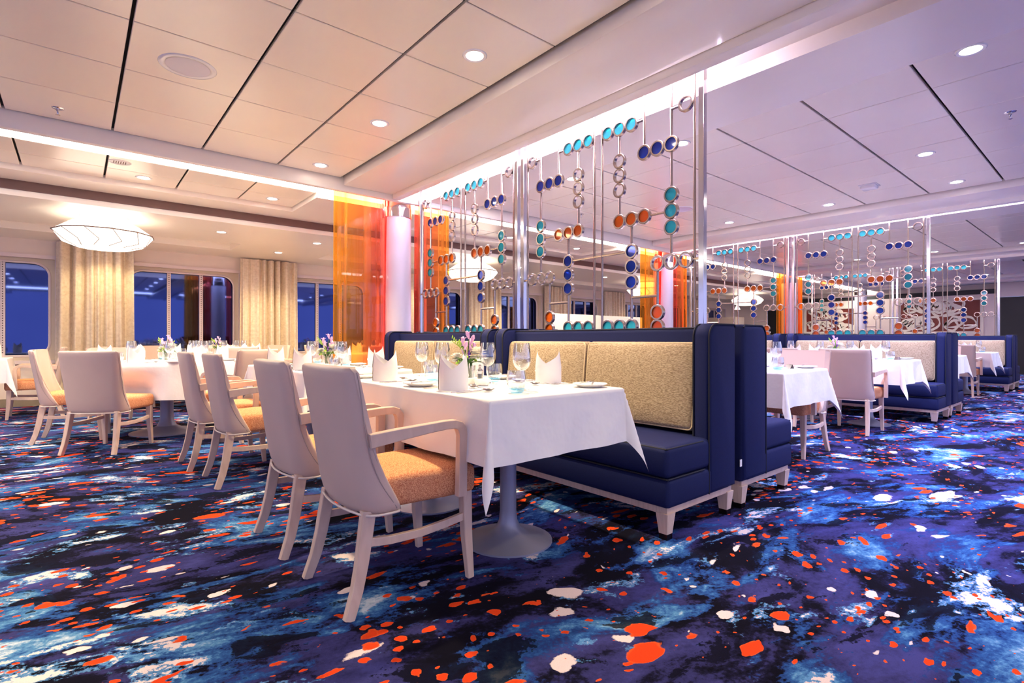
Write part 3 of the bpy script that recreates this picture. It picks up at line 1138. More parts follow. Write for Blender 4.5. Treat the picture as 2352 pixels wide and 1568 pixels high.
ped = MB().lathe([(0, 0), (.215, 0), (.215, .008), (.17, .018), (.10, .035), (.062, .06), (.045, .10), (.040, .15), (.040, .72), (.11, .725), (.11, .732)], 36).mesh('pedestal', 'greymetal', 35)
ped_big = MB().lathe([(0, 0), (.33, 0), (.33, .01), (.26, .02), (.15, .04), (.09, .07), (.066, .12), (.06, .17), (.06, .72), (.16, .725), (.16, .732)], 40).mesh('pedestal', 'greymetal', 35)
TX, TY, TH = .80, 1.54, .751
top_me = MB().rbox((-TX / 2 + .006, -TY / 2 + .006, .732), (TX / 2 - .006, TY / 2 - .006, .7485), .006, 2).mesh('table_top', 'wood')
rect_table = [P('table_top', top_me), P('pedestal', ped, (.02, -.37, 0)), P('pedestal', ped, (.02, .37, 0))]
rt = .66
round_top = MB().lathe([(0, .732), (rt - .004, .732), (rt, .74), (rt - .004, .7485), (0, .7485)], 48).mesh('table_top', 'wood')
round_table = [P('table_top', round_top), P('pedestal', ped_big)]

# ---- tableware meshes
def napkin_mesh():
    mb = MB()
    n = 48
    def ring_pt(a, z, off=0, tipz=.172):
        sx, sy = .066 + off, .046 + off
        sq = 1 - .16 * max(0, (z - .09) / .09)
        return (sx * math.sin(a) * sq, -sy * math.cos(a) * sq, z)
    def tri(a):
        q = (a / pi) % 1.0
        return 1 - 2 * abs(q - .5)
    rows = []
    for j in range(9):
        t = j / 8
        rows.append([ring_pt(2 * pi * i / n, t * (.094 + .080 * tri(2 * pi * i / n))) for i in range(n)])
    mb.grid(rows, True)
    rows = []
    for j in range(9):
        t = j / 8
        row = []
        for i in range(29):
            s = i / 28
            a = R(-100) + R(195) * s
            z0 = .072 * (1 - min(1, s * 1.25))
            z1 = .062 + .116 * s ** 1.25
            row.append(ring_pt(a, z0 + (z1 - z0) * t, .0035))
        rows.append(row)
    mb.grid(rows)
    return mb.mesh('napkin', 'cloth', 35)
nap_me = napkin_mesh()

def wine_proto(sc=1.0):
    bowl = [(.004, .088), (.018, .092), (.032, .105), (.0405, .125), (.0425, .145), (.040, .175), (.034, .212), (.0332, .212), (.0392, .175), (.0417, .145), (.0397, .125), (.031, .106), (.0, .094)]
    stem = [(0, 0), (.036, 0), (.036, .002), (.02, .005), (.006, .012), (.0038, .03), (.0036, .07), (.006, .09), (0, .092)]
    s = lambda pr: [(a * sc, b2 * sc) for a, b2 in pr]
    return [P('bowl', MB().lathe(s(bowl), 28).mesh('bowl', 'glass', 60)), P('stem', MB().lathe(s(stem), 20).mesh('stem', 'glass', 60))]
wine = wine_proto()
tumb = [P('body', MB().lathe([(.030, .014), (.038, .026), (.0435, .048), (.0435, .066), (.0385, .096), (.0377, .096), (.0425, .066), (.0425, .048), (.036, .026), (.0, .016)], 28).mesh('body', 'glass', 60)),
        P('base', MB().lathe([(0, 0), (.024, 0), (.031, .006), (.036, .020), (.033, .020), (.022, .012), (0, .011)], 28).mesh('base', 'blueglass', 60))]
plate_me = MB().lathe([(0, .003), (.045, .003), (.048, 0), (.052, .001), (.076, .012), (.084, .015), (.083, .018), (.074, .015), (.05, .0075), (0, .0065)], 40).mesh('plate', 'white', 50)
def knife_mesh(l=.22):
    mb = MB()
    mb.rbox((-.005, -l / 2, .0015), (.005, -l * .05, .008), .002, 2)
    pts = [(-.004, -l * .05), (.0075, -l * .03), (.0085, l * .3), (.006, l * .45), (-.002, l / 2), (-.004, l * .4)]
    n = len(pts)
    mb.add([(x_, y_, .003) for x_, y_ in pts] + [(x_, y_, .005) for x_, y_ in pts],
           [tuple(range(n - 1, -1, -1)), tuple(range(n, 2 * n))] + [(i, (i + 1) % n, n + (i + 1) % n, n + i) for i in range(n)])
    return mb.mesh('knife', 'silver', 40)
def spoon_mesh(l=.19):
    mb = MB()
    mb.sweep([(0, -l / 2, .003), (0, -l * .2, .004), (0, l * .1, .006), (0, l * .22, .010)], (1, 0, 0), [(.011, .003), (.008, .003), (.005, .003), (.006, .003)])
    rows = []
    for j in range(7):
        t = j / 6
        row = []
        for i in range(16):
            a = 2 * pi * i / 16
            row.append((.019 * t * math.cos(a), l * .35 + .03 * t * math.sin(a), .0015 + .0095 * t * t))
        rows.append(row)
    mb.grid(rows, True)
    rows2 = [[(p[0] * .96, p[1], p[2] + .0012) for p in r] for r in rows]
    mb.grid(rows2, True)
    return mb.mesh('spoon', 'silver', 60)
def fork_mesh(l=.20):
    mb = MB()
    mb.sweep([(0, -l / 2, .003), (0, -l * .2, .004), (0, l * .08, .006), (0, l * .2, .010)], (1, 0, 0), [(.011, .003), (.008, .003), (.005, .003), (.009, .003)])
    mb.sweep([(0, l * .19, .0095), (0, l * .25, .0085), (0, l * .31, .008)], (1, 0, 0), [(.010, .002), (.023, .002), (.023, .002)])
    for i in range(4):
        x_ = -.0096 + .0064 * i
        mb.sweep([(x_, l * .30, .008), (x_, l * .42, .009), (x_, l / 2, .014)], (1, 0, 0), [(.0035, .002), (.003, .002), (.0018, .0015)])
    return mb.mesh('fork', 'silver', 40)
knife_me, spoon_me, fork_me = knife_mesh(), spoon_mesh(), fork_mesh()
bknife_me = knife_mesh(.15)

def bowl_me():
    return MB().lathe([(0, 0), (.028, 0), (.031, .003), (.041, .026), (.043, .030), (.0405, .030), (.037, .024), (.027, .006), (0, .006)], 28).mesh('dish', 'white', 50)
dish_me = bowl_me()
mill = lambda fill: [P('jar', MB().lathe([(0, 0), (.017, 0), (.0175, .045), (.0165, .048), (.0165, .002), (0, .002)], 20).mesh('jar', 'glass', 50)),
        P('filling', MB().lathe([(0, .002), (.0155, .002), (.0155, .032), (0, .032)], 16).mesh('filling', fill, 40)),
        P('cap', MB().lathe([(.018, .046), (.019, .05), (.015, .058), (.008, .063), (.006, .07), (.009, .075), (.009, .08), (.004, .086), (0, .086)], 20).mesh('cap', 'silver', 50))]
pepper, salt = mill('pepper'), mill('white')

def flower_proto(seed):
    rnd = random.Random(seed)
    parts = []
    vase = MB().lathe([(0, 0), (.032, 0), (.034, .004), (.036, .075), (.0345, .075), (.0325, .006), (0, .006)], 24).mesh('vase', 'glass', 50)
    parts.append(P('vase', vase))
    stems = MB()
    for i in range(6):
        a = i * 1.1
        stems.tube([(.016 * math.cos(a), .016 * math.sin(a), .008), (.02 * math.cos(a + 1), .02 * math.sin(a + 1), .09)], .0035, 6)
    parts.append(P('stem', stems.mesh('stem', 'green')))
    # chrysanthemum
    def mum(c, r):
        mb = MB()
        for ring_ in range(7):
            el = R(-10 + ring_ * 16)
            n = 22 - ring_ * 2
            for i in range(n):
                a = 2 * pi * (i + .5 * (ring_ % 2)) / n + rnd.uniform(-.1, .1)
                d = Vector((math.cos(a) * math.cos(el), math.sin(a) * math.cos(el), math.sin(el)))
                u = Vector((-math.sin(a), math.cos(a), 0))
                up = d.cross(u) * -1
                L_ = r * (1 - .05 * ring_) * rnd.uniform(.9, 1.05)
                p0, p1, p2 = Vector(c) + d * r * .2, Vector(c) + d * L_ * .75 + up * .003, Vector(c) + d * L_ + up * .006
                w = r * .13
                mb.add([p0 - u * w * .4, p0 + u * w * .4, p1 + u * w, p1 - u * w, p2 + u * w * .4, p2 - u * w * .4], [(0, 1, 2, 3), (3, 2, 4, 5)])
        return mb.mesh('blossom', 'petalw', 180)
    parts.append(P('blossom', mum((.034, -.028, .122), .056)))
    parts.append(P('blossom', mum((-.035, .035, .105), .040)))
    # leaves and berries
    def leaf(c, d, l, w, droop):
        mb = MB()
        d = Vector(d).normalized()
        u = d.cross(Vector((0, 0, 1))).normalized()
        pts = []
        rows = []
        for i in range(7):
            t = i / 6
            p = Vector(c) + d * l * t + Vector((0, 0, 1)) * (-droop * t * t)
            ww_ = w * math.sin(pi * min(.97, t * .9 + .08))
            rows.append([p - u * ww_ + Vector((0, 0, .25 * ww_)), p, p + u * ww_ + Vector((0, 0, .25 * ww_))])
        mb.grid(rows)
        return mb.mesh('leaf', 'green', 180)
    for i in range(11):
        a = 2 * pi * i / 11 + rnd.uniform(-.2, .2)
        parts.append(P('leaf', leaf((.02 * math.cos(a), .02 * math.sin(a), .085), (math.cos(a), math.sin(a), rnd.uniform(.2, .9)), rnd.uniform(.055, .085), .014, rnd.uniform(.01, .04))))
    bm = MB()
    for i in range(16):
        a, rr = rnd.uniform(0, 2 * pi), rnd.uniform(.03, .06)
        c = (rr * math.cos(a), rr * math.sin(a), rnd.uniform(.085, .115))
        bm.lathe([(0, -.006), (.0045, -.004), (.006, 0), (.0045, .004), (0, .006)], 8, c)
    parts.append(P('berries', bm.mesh('berries', 'lime', 60)))
    # freesia stalks
    stalk = MB()
    buds = []
    for (tx, ty, h, n) in ((.015, .01, .225, 3), (-.045, -.02, .195, 3), (.035, -.01, .175, 2), (-.01, .02, .17, 2)):
        pts = [(0, 0, .09), (tx * .4, ty * .4, .09 + (h - .09) * .5), (tx, ty, h - .03)]
        stalk.tube(pts, [.003, .0026, .002], 6)
        for q in range(n):
            a = rnd.uniform(0, 6.28)
            c = Vector((tx + .012 * q * math.cos(a), ty + .012 * q * math.sin(a), h - .03 - .017 * q))
            d = Vector((math.cos(a) * .35, math.sin(a) * .35, 1)).normalized()
            mb = MB()
            ln = rnd.uniform(.036, .046)
            mb.tube([c, c + d * ln * .3, c + d * ln * .65, c + d * ln], [.0025, .0065, .0095, .004], 8)
            if q == 0:
                for z in range(5):
                    e = 2 * pi * z / 5
                    o_ = Vector((math.cos(e), math.sin(e), .5))
                    p = c + d * ln * .7
                    sdv = Vector((-math.sin(e), math.cos(e), 0)) * .006
                    mb.add([p - sdv * .6, p + sdv * .6, p + o_ * .014 + sdv, p + o_ * .021, p + o_ * .014 - sdv], [(0, 1, 2, 3, 4)])
            buds.append(P('bud', mb.mesh('bud', 'petall', 60)))
    # small green unopened sprays
    spray = MB()
    for (a, h) in ((2.6, .19), (3.5, .17), (.6, .16)):
        p = Vector((0, 0, .10))
        e = Vector((.075 * math.cos(a), .075 * math.sin(a), h))
        spray.tube([p, p.lerp(e, .5) + Vector((0, 0, .015)), e], .0018, 5)
        for q in range(5):
            c = p.lerp(e, .55 + .1 * q) + Vector((0, 0, .012))
            spray.tube([c, c + Vector((.004, .002, .008)), c + Vector((.006, .003, .016))], [.002, .004, .001], 6)
    parts.append(P('stalk', stalk.mesh('stalk', 'green')))
    parts.append(P('spray', spray.mesh('spray', 'lime')))
    parts += buds
    parts.append(P('bud', MB().tube([(-.005, -.015, .10), (-.006, -.02, .125), (-.006, -.022, .145)], [.003, .007, .002], 8).mesh('bud', 'purple')))
    return parts
flowers = flower_proto(5)

def put_flowers(loc, rz, tname):
    fo = spawn('flower_arrangement', flowers, 'white and lilac flowers in a small glass vase on the ' + tname, 'flowers', loc, rz, 'table flowers')
    fo.scale = (1.18, 1.18, 1.18)

def setting(tx, ty, tz, deg, seat, table, full=True, grp='', edge=.0, rnd=random.Random(3)):
    """place setting; (tx,ty) is the table edge in front of the diner, deg the way the diner faces"""
    a = R(deg)
    f = Vector((math.cos(a), math.sin(a), 0))
    r = Vector((math.sin(a), -math.cos(a), 0))
    def at(fw, rt_, z=0):
        p = Vector((tx, ty, tz)) + f * fw + r * rt_
        return (p.x, p.y, p.z + z)
    where = '%s of the %s' % (seat, table)
    j = lambda s: rnd.uniform(-s, s)
    tag(obj('napkin', nap_me, None, at(.105, 0), (0, 0, a + pi / 2 + R(55) + j(.2))), 'white folded napkin at the ' + where, 'napkin', 'folded napkins')
    spawn('wine_glass', wine, 'clear stemmed wine glass at the ' + where, 'wine glass', at(.34 + j(.01), .20 + j(.01)), 0, 'wine glasses')
    spawn('tumbler', tumb, 'blue based water tumbler at the ' + where, 'tumbler', at(.25, .265 + j(.01)), 0, 'water tumblers')
    if not full:
        return
    pl = at(.10, -.285)
    tag(obj('bread_plate', plate_me, None, pl), 'small white bread plate at the ' + where, 'plate', 'bread plates')
    tag(obj('butter_knife', bknife_me, None, (pl[0] + r.x * .02, pl[1] + r.y * .02, pl[2] + .0165), (0, 0, a - pi / 2 + R(15))), 'butter knife on plate at the ' + where, 'knife', 'butter knives')
    rz = a - pi / 2
    tag(obj('knife', knife_me, None, at(.125, .115), (0, 0, rz + j(.06))), 'table knife at the ' + where, 'knife', 'table knives')
    tag(obj('spoon', spoon_me, None, at(.125, .145), (0, 0, rz + j(.06))), 'soup spoon beside knife at the ' + where, 'spoon', 'soup spoons')
    tag(obj('fork', fork_me, None, at(.125, -.115), (0, 0, rz + j(.06))), 'inner fork at the ' + where, 'fork', 'main forks')
    tag(obj('fork', fork_me, None, at(.130, -.148), (0, 0, rz + j(.06))), 'outermost fork at the ' + where, 'fork', 'starter forks')
    tag(obj('dessert_spoon', spoon_me, None, at(.235, .03), (0, 0, rz + pi / 2 + j(.08))), 'crosswise dessert spoon at the ' + where, 'spoon', 'dessert spoons')

def rect_setup(cx, cy, tname, sd, detail, nchairs=2, tlabel=''):
    """sd=-1: chairs on the low-x side, bench on the high-x side"""
    spawn('dining_table', rect_table, 'rectangular two-pedestal table under white cloth, the ' + tname, 'table', (cx, cy, 0), 0 if sd < 0 else pi, 'rectangular dining tables')
    c = obj('tablecloth', cloth_rect(TX, TY, .255, int(cx * 10 + cy * 7)), None, (cx, cy, TH - .0015))
    tag(c, 'white cloth draped over the ' + tname, 'tablecloth', 'white rectangular tablecloths')
    if detail == 0:
        return
    ys = (-.365, .31) if detail else ()
    for i, dy in enumerate(ys):
        nf = 'near' if i == 0 else 'far'
        setting(cx + sd * TX / 2, cy + dy, TH, 0 if sd < 0 else 180, nf + ' chair place', tname, detail > 1)
        setting(cx - sd * TX / 2, cy + dy, TH, 180 if sd < 0 else 0, nf + ' bench place', tname, detail > 1)
    put_flowers((cx + .025, cy - .02, TH), 0 if sd < 0 else R(15), tname)
    if detail > 1:
        spawn('pepper_mill', pepper, 'small pepper mill with metal cap on the ' + tname, 'pepper mill', (cx + .165, cy + .06, TH), 0, 'pepper mills')
        spawn('salt_mill', salt, 'small salt mill with metal cap on the ' + tname, 'salt mill', (cx + .15, cy + .125, TH), 0, 'salt mills')
        tag(obj('butter_dish', dish_me, None, (cx - .05, cy - .25, TH)), 'white butter dish nearer the aisle on the ' + tname, 'dish', 'butter dishes')
        tag(obj('butter_dish', dish_me, None, (cx - .06, cy - .155, TH)), 'white butter dish nearer the flowers on the ' + tname, 'dish', 'butter dishes')

T1 = 'front booth table'
rect_setup(1.60, 2.33, T1, -1, 2)
T2 = 'curtain-side booth table'
rect_setup(1.60, 4.37, T2, -1, 2)
T3 = 'near-screen right table'
rect_setup(2 * PX[1] - 1.60, 2.33, T3, 1, 2)
T4 = 'near-screen inner table'
rect_setup(2 * PX[1] - 1.60, 4.37, T4, 1, 1)
T5 = 'middle-screen booth table'
rect_setup(PX[2] - 1.29, 2.33, T5, -1, 2)
T6 = 'middle-screen inner table'
rect_setup(PX[2] - 1.29, 4.37, T6, -1, 1)
T7 = 'middle-screen right table'
rect_setup(PX[2] + 1.29, 2.33, T7, 1, 1)
T8 = 'farthest booth table'
rect_setup(PX[3] - 1.29, 2.33, T8, -1, 1)
# folded steel place cards
card = MB().add([(-.03, -.018, 0), (.03, -.018, 0), (.03, 0, .035), (-.03, 0, .035), (.03, .018, 0), (-.03, .018, 0),
                 (-.03, -.016, 0), (.03, -.016, 0), (.03, 0, .033), (-.03, 0, .033), (.03, .016, 0), (-.03, .016, 0)],
                [(0, 1, 2, 3), (3, 2, 4, 5), (6, 7, 8, 9), (9, 8, 10, 11)]).mesh('place_card', 'silver', 20)
tag(obj('table_stand', card, None, (4.28, 1.72, TH), (0, 0, R(60))), 'small folded silver tent card on the ' + T3, 'tent card')
tag(obj('table_stand', card, None, (7.02, 1.68, TH), (0, 0, R(60))), 'small folded silver tent card on the ' + T5, 'tent card')

# chairs at the booths
put_chair(.985, 1.965, 0, 'nearest the camera at the front table')
put_chair(.965, 2.64, 0, 'second from the camera at the front table')
put_chair(.965, 4.05, 0, 'nearer of the pair at the second table row')
put_chair(.90, 4.69, 0, 'farther of the pair at the second table row')
mx = 2 * PX[1]
put_chair(mx - .965, 1.93, 180, 'half hidden behind the cloth right of the near screen')
put_chair(mx - .965, 2.66, 180, 'second one right of the near screen, facing the booth')
put_chair(mx - .965, 4.05, 180, 'third one right of the near screen, behind the others')
put_chair(PX[2] - 1.93, 1.93, 0, 'back turned to us at the middle booth on the right')
put_chair(PX[2] - 1.90, 2.64, 0, 'second one at the middle booth on the right')
put_chair(PX[2] - 1.90, 4.05, 0, 'farther in along the middle booth row')
put_chair(PX[3] - 1.92, 1.93, 0, 'small in the distance before the farthest booth')
put_chair(PX[3] - 1.92, 2.64, 0, 'farthest back before the farthest booth')
put_chair(PX[2] + 1.92, 1.93, 180, 'behind the middle screen benches at far right')

# round tables by the windows
rc = [cloth_round(rt, .36, 1, (-126, 170)), cloth_round(rt, .36, 2), cloth_round(rt, .36, 3)]
def round_setup(cx, cy, i, tname, angs, ndet):
    spawn('round_table', round_table, 'round pedestal table under white cloth, the ' + tname, 'table', (cx, cy, 0), 0, 'round dining tables')
    tag(obj('tablecloth', rc[i], None, (cx, cy, TH - .0015)), 'white cloth hanging in folds over the ' + tname, 'tablecloth', 'white round tablecloths')
    words = ['aisle-left', 'left', 'window-left', 'window-right', 'right', 'aisle-right']
    for q, an in enumerate(angs):
        a = R(an)
        setting(cx + (rt - .03) * math.cos(a), cy + (rt - .03) * math.sin(a), TH, an + 180, words[q] + ' place', tname, ndet)
    put_flowers((cx, cy, TH), R(20 * i), tname)
N1, N2, N3 = 'big round table', 'second-window round table', 'curtain-hidden round table'
round_setup(.74, 6.58, 0, N1, (-126, 170, 112, 55, 0, -62), True)
round_setup(1.62, 8.75, 1, N2, (-120, 180, 120, 60, 0, -60), False)
round_setup(4.20, 8.55, 2, N3, (-120, 180, 120, 60, 0, -60), False)
def round_chair(cx, cy, an, dist, label, arms=True):
    a = R(an)
    put_chair(cx + dist * math.cos(a), cy + dist * math.sin(a), an + 180, label, 'leather chairs around the window tables', arms)
round_chair(.74, 6.58, -126, .875, 'back turned to us at the big round table', False)
round_chair(.74, 6.58, 170, .78, 'side on at the left of the big round table', False)
round_chair(.74, 6.58, 108, 1.12, 'facing us behind the big round table')
round_chair(.74, 6.58, -60, 1.02, 'back turned, between the big round table and booths')
for an, w in ((170, 'left of'), (125, 'window-left of'), (80, 'window side of'), (35, 'window-right of'), (-10, 'right of'), (-90, 'aisle side of')):
    round_chair(1.62, 8.75, an, 1.06, w + ' the second-window round table')
for an, w in ((140, 'window-left of'), (-115, 'aisle side of')):
    round_chair(4.20, 8.55, an, 1.06, w + ' the curtain-hidden round table')
# square table at the left edge by the window
LT = 'left square table'
sq_top = MB().rbox((-.39, -.39, .732), (.39, .39, .7485), .006, 2).mesh('table_top', 'wood')
spawn('dining_table', [P('table_top', sq_top), P('pedestal', ped_big)], 'square pedestal table under white cloth, the ' + LT, 'table', (-1.03, 8.97, 0))
tag(obj('tablecloth', cloth_rect(.8, .8, .29, 5), None, (-1.03, 8.97, TH - .0015)), 'white cloth draped over the ' + LT, 'tablecloth')
put_chair(-.38, 8.97, 180, 'facing left at the table by the left window')
for q, (an, s) in enumerate(((0, 'chair place'), (180, 'far place'))):
    a = R(an)
    setting(-1.03 + .38 * math.cos(a), 8.97 + .38 * math.sin(a), TH, an + 180, s, LT, False)

# ================================================================== LIGHTING FIXTURES
ring_trim = MB().lathe([(.05, .012), (.052, -.004), (.068, -.006), (.074, .0), (.074, .004)], 28).mesh('trim_ring', 'white', 50)
lamp_me = MB().lathe([(0, -.0025), (.046, -.0025), (.052, -.001)], 24).mesh('lamp', 'bulb', 50)
dl = [P('trim_ring', ring_trim), P('lamp', lamp_me)]
def spot(x_, y_, z, colr, w, cone=92):
    l = bpy.data.lights.new('downlight_beam', 'SPOT')
    l.energy = w
    l.color = colr
    l.spot_size = R(cone)
    l.spot_blend = .7
    l.shadow_soft_size = .045
    o = bpy.data.objects.new('downlight_beam', l)
    C.objects.link(o)
    o.location = (x_, y_, z - .015)
    return o
def downlight(x_, y_, z, label, colr=WARM, w=1.0, cone=92):
    t = spawn('downlight', dl, 'round ceiling downlight, ' + label, 'downlight', (x_, y_, z), 0, 'ceiling downlights')
    o = spot(0, 0, 0, colr, SPOT_W * w, cone)
    o.parent = t
ordn = ['first', 'second', 'third', 'fourth', 'fifth', 'sixth', 'seventh', 'eighth', 'ninth']
rowname = ['farthest', 'third', 'second', 'nearest', 'overhead', 'rearmost']
for j, y_ in enumerate((5.03, 3.76, 2.50, 1.24, -.02)):
    downlight(1.81, y_, TILE_Z, '%s in the line left of the near beam' % rowname[j], WARM, (1, 1, 1.25, .2, .45)[j])
    downlight(-1.35, y_, TILE_Z, '%s in the line at far left of the near ceiling' % rowname[j])
for bay, (x0, nmb) in enumerate(((3.98, 'right hand bay'), (9.41, 'bay beyond the middle screen'), (14.84, 'last bay'))):
    for j, y_ in enumerate((5.03, 3.76, 2.48, .60)):
        if bay == 2 and j == 3:
            continue
        downlight(x0, y_, TILE_Z, '%s in the first line of the %s' % (rowname[j], nmb), (.64, .66, 1.0), 1.4)
    for j, y_ in enumerate((3.72, 2.43, 1.20)):
        downlight(x0 + 3.22, y_, TILE_Z, '%s in the last line of the %s' % (rowname[j + 1], nmb), (.64, .66, 1.0), 1.4)
for xx, yy, w in ((3.98, -.66, 'added behind the near end of the first line'), (5.90, -.06, 'added in the near right corner'), (7.2, -.06, 'added at the near end of the last line')):
    downlight(xx, yy, TILE_Z, w + ', right hand bay', (.64, .66, 1.0), 1.2)  # unseen downlights added to brighten the near right ceiling
downlight(5.90, 1.20, TILE_Z, 'alone in the middle of the right hand bay', (.64, .66, 1.0), 1.4)
for i, xx in enumerate((-.72, .54, 1.80, 5.5, 7.1, 11.0, 12.5)):
    downlight(xx, 6.60, TILE_Z, '%s from left in the strip beyond the cove light' % ordn[i], WARM, .7)
for i, xx in enumerate((-1.07, 1.53, 2.83, 4.1, 7.0, 8.3, 9.6, 12.6, 13.9)):
    downlight(xx, 8.02, 2.45, '%s from left in the pendant lamp row' % ordn[i], WARM, .6, 130)
for i, xx in enumerate((-2.3, .38, 2.63, 5.3, 8.06, 13.5)):
    deep = xx in (.38, 5.3)
    downlight(xx, 9.75 if deep else 9.3, 2.45, '%s from left close to the windows' % ordn[i], WARM, .22 if deep else .5, 130)

# faceted pendants
def pendant_proto():
    n = 12
    rings = [(.20, 0), (.33, -.05), (.49, -.165), (.40, -.285), (.27, -.335)]
    mb = MB()
    pts = [[(r * math.cos(2 * pi * (i + .5 * (q % 2)) / n), r * math.sin(2 * pi * (i + .5 * (q % 2)) / n), z) for i in range(n)] for q, (r, z) in enumerate(rings)]
    vs = [p for r in pts for p in r]
    fs = []
    for q in range(len(rings) - 1):
        for i in range(n):
            i2 = (i + 1) % n
            a, b2, c, d_ = q * n + i, q * n + i2, (q + 1) * n + i, (q + 1) * n + i2
            if q % 2 == 0:
                fs += [(a, c, b2), (b2, c, d_)]
            else:
                fs += [(a, c, d_), (a, d_, b2)]
    vs.append((0, 0, -.35))
    k = len(vs) - 1
    for i in range(n):
        fs.append(((len(rings) - 1) * n + i, (len(rings) - 1) * n + (i + 1) % n, k))
    mb.add(vs, fs)
    shade = mb.mesh('shade', 'pend', 0)
    ribs = MB()
    eq = pts[2]
    ribs.tube([Vector(p) * 1.006 for p in eq], .007, 6, True)
    for q in range(2, 4):
        for i in range(n):
            ribs.tube([Vector(pts[q][i]) * 1.003, Vector(pts[q + 1][i]) * 1.003], .004, 5)
    return [P('shade', shade, (0, 0, 0), 0, [P('rib', ribs.mesh('rib', 'brown'))]), P('ceiling_rose', MB().lathe([(0, .04), (.24, .04), (.24, .0), (.2, 0)], 36).mesh('ceiling_rose', 'white', 40))]
pend = pendant_proto()
for i, w in enumerate(('nearest, on the left', 'second, seen through the near screen', 'third, behind the orange curtains', 'farthest, small in the distance')):
    spawn('pendant_lamp', pend, 'glowing faceted fabric pendant lamp, ' + w, 'lamp', (.27 + 5.43 * i, 7.95, 2.41), .1, 'faceted pendant lamps')

# ceiling fittings
spk = [P('rim', MB().lathe([(.118, -.002), (.128, -.007), (.152, -.004), (.156, 0), (.156, .004)], 40).mesh('rim', 'white', 50)),
       P('grille', MB().lathe([(0, -.005), (.119, -.004)], 40).mesh('grille', 'column', 40))]
spawn('ceiling_speaker', spk, 'round white loudspeaker set flush in the left ceiling', 'speaker', (.53, 3.74, TILE_Z), 0)
spawn('ceiling_speaker', spk, 'round loudspeaker in the ceiling beyond the near screen', 'speaker', (6.0, 3.74, TILE_Z), 0)
spr = [P('escutcheon', MB().lathe([(0, -.004), (.03, -.004), (.036, 0), (.036, .002)], 24).mesh('escutcheon', 'chrome')),
       P('body', MB().lathe([(.010, -.003), (.011, -.02), (.007, -.024), (.004, -.045), (.014, -.047), (.014, -.05), (0, -.051)], 16).mesh('body', 'chrome'))]
spawn('sprinkler', spr, 'chrome fire sprinkler head under the left ceiling', 'sprinkler', (-.10, 5.06 - .04, TILE_Z))
spawn('sprinkler', spr, 'chrome fire sprinkler head under the ceiling at right edge', 'sprinkler', (5.3, .577, TILE_Z))
spawn('sprinkler', spr, 'chrome fire sprinkler head seen through the near screen', 'sprinkler', (5.2, 4.75, TILE_Z))
spawn('smoke_detector', [P('housing', MB().rbox((-.07, -.07, -.045), (.07, .07, 0), .014, 2).mesh('housing', 'white')), P('base', MB().rbox((-.085, -.085, -.012), (.085, .085, .002), .005, 1).mesh('base', 'white'))],
      'square white detector box on the right ceiling', 'detector', (6.63, 1.84, TILE_Z))
vent = MB()
for i in range(6):
    vent.rbox((-.05 + .018 * i, -.04, -.006), (-.042 + .018 * i, .04, 0), .002, 1)
spawn('ceiling_vent', [P('plate', MB().lathe([(0, -.004), (.085, -.004), (.09, 0)], 28).mesh('plate', 'white')), P('slot', vent.mesh('slot', 'brown', 0))], 'small slotted round vent beyond the cove light at left', 'vent', (.32, 6.17, TILE_Z))

# ================================================================== FAR BACKGROUND
def art(seed, w, h, n):
    rnd = random.Random(seed)
    parts = [P('ground', MB().box((-.012, -w / 2, -h / 2), (0, w / 2, h / 2)).mesh('ground', 'artred', 0))]
    fr = MB()
    t_ = .07
    for (y0, z0, y1, z1) in ((-w / 2 - t_, h / 2, w / 2 + t_, h / 2 + t_), (-w / 2 - t_, -h / 2 - t_, w / 2 + t_, -h / 2), (-w / 2 - t_, -h / 2, -w / 2, h / 2), (w / 2, -h / 2, w / 2 + t_, h / 2)):
        fr.box((-.05, y0, z0), (0, y1, z1))
    parts.append(P('picture_frame', fr.mesh('picture_frame', 'artwhite', 20)))
    for i in range(n):
        side = rnd.choice((-1, 1))
        cz = side * h * rnd.uniform(.18, .36)
        cy = rnd.uniform(-w * .38, w * .38)
        ry, rz_ = rnd.uniform(.12, .3) * w * .5, rnd.uniform(.10, .24) * h
        ph, tl = rnd.uniform(0, 6), rnd.uniform(-.4, .4)
        pts = []
        for q in range(26):
            a = 2 * pi * q / 26 * 1.15
            y_ = cy + ry * math.cos(a) + .03 * math.sin(3 * a + ph)
            z = cz + rz_ * math.sin(a) + tl * ry * math.cos(a) + .015 * math.cos(2 * a + ph)
            pts.append((-.02 - .0004 * i, min(max(y_, -w / 2 + .02), w / 2 - .02), min(max(z, -h / 2 + .02), h / 2 - .02)))
        parts.append(P('ribbon', MB().sweep(pts, (1, 0, 0), [(.008, .022 + .05 * abs(math.sin(q * .35 + ph))) for q in range(26)]).mesh('ribbon', 'artwhite', 40)))
    return parts
spawn('wall_art', art(4, 1.95, .92, 22), 'maroon panel with white ribbon relief, larger one left of the dark doorway', 'artwork', (END_X - .002, 3.82, 1.68))
spawn('wall_art', art(9, 1.5, .78, 18), 'maroon panel with white ribbon relief, smaller one beside the orange curtain', 'artwork', (END_X - .002, 6.82, 1.64))
# frosted screens behind the near booths
fs = [P('pane', MB().rbox((-.74, -.006, .08), (.74, .006, 1.47), .003, 1).mesh('pane', 'frost')), P('foot', MB().rbox((-.6, -.05, 0), (.6, .05, .08), .008, 2).mesh('foot', 'chrome'))]
spawn('frosted_screen', fs, 'frosted glass screen seen behind the near metal screen, left one', 'screen', (7.48, 7.0, 0), 0, 'frosted screens')
spawn('frosted_screen', fs, 'frosted glass screen seen behind the near metal screen, right one', 'screen', (8.98, 7.05, 0), 0, 'frosted screens')
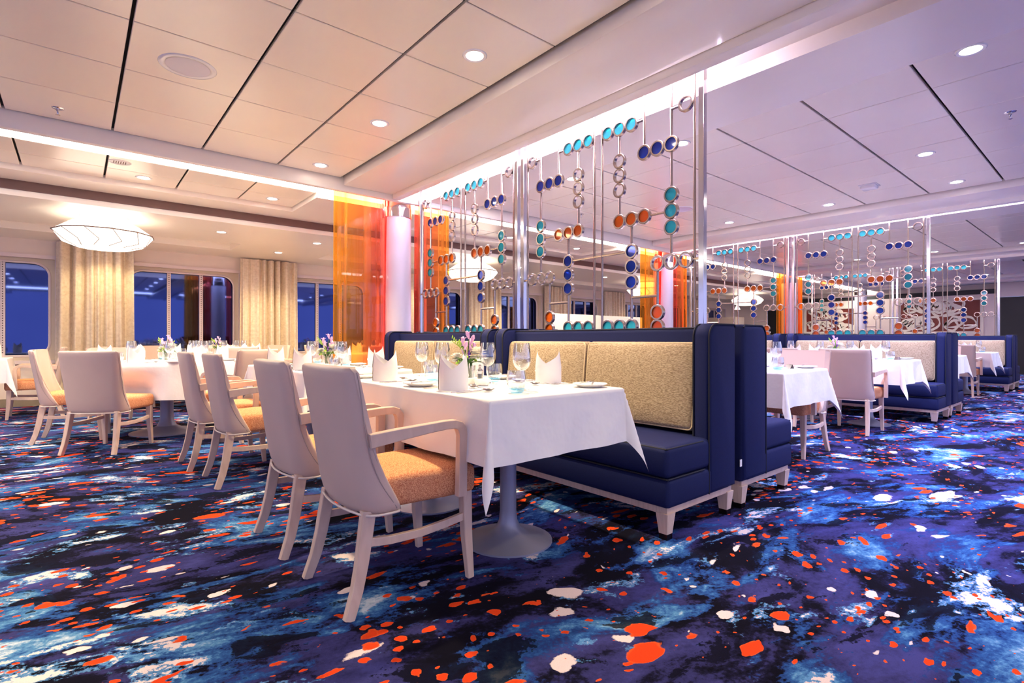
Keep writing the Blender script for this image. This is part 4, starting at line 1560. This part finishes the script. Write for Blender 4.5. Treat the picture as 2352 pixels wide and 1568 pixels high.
# service corner by the far windows
cab = [P('body', MB().rbox((-.3, -.65, 0), (.3, .65, 1.75), .01, 2).mesh('body', 'greige')), P('door', MB().rbox((-.315, -.63, .08), (-.301, -.01, 1.7), .004, 1).mesh('door', 'greige')), P('door', MB().rbox((-.315, .01, .08), (-.301, .63, 1.7), .004, 1).mesh('door', 'greige'))]
spawn('service_cabinet', cab, 'tall greige service cabinet in the far window corner', 'cabinet', (17.6, 9.35, 0))
sl = [P('rail', MB().rbox((-.03, -.5, 0), (.03, .5, .06), .004, 1).mesh('rail', 'greige')), P('rail', MB().rbox((-.03, -.5, 2.38), (.03, .5, 2.44), .004, 1).mesh('rail', 'greige'))]
slat = MB().rbox((-.025, -.02, .06), (.025, .02, 2.38), .004, 1).mesh('slat', 'greige')
for i in range(8):
    sl.append(P('slat', slat, (0, -.44 + .125 * i, 0)))
spawn('slatted_divider', sl, 'pale vertical slat divider beside the far service cabinet', 'divider', (16.0, 9.55, 0), R(20))
spawn('cone_lamp', [P('shade', MB().lathe([(.02, .16), (.10, 0), (.097, 0), (.018, .158)], 24).mesh('shade', 'pend')), P('cord', MB().tube([(0, 0, .155), (0, 0, .40)], .004, 6).mesh('cord', 'white'))], 'small white cone pendant above the far cabinet', 'lamp', (18.2, 9.1, 2.05))
counter = [P('body', MB().rbox((-.3, -.6, 0), (.3, .6, .9), .01, 2).mesh('body', 'greige')), P('top', MB().rbox((-.33, -.63, .9), (.33, .63, .94), .006, 2).mesh('top', 'white'))]
spawn('service_counter', counter, 'low buffet counter before the far dark doorway', 'counter', (18.9, 8.35, 0))
urn = [P('body', MB().lathe([(0, 0), (.10, 0), (.10, .03), (.05, .06), (.13, .14), (.15, .28), (.10, .36), (0, .38)], 28).mesh('body', 'silver', 50)), P('lid', MB().lathe([(.11, .36), (.07, .43), (.02, .45), (.03, .48), (0, .50)], 24).mesh('lid', 'silver', 50)),
       P('handle', MB().tube([(0, -.14, .2), (0, -.2, .24), (0, -.2, .32), (0, -.13, .34)], .01, 6).tube([(0, .14, .2), (0, .2, .24), (0, .2, .32), (0, .13, .34)], .01, 6).mesh('handle', 'silver'))]
spawn('tea_urn', urn, 'shiny silver urn on the far buffet counter', 'urn', (18.9, 8.45, .94))
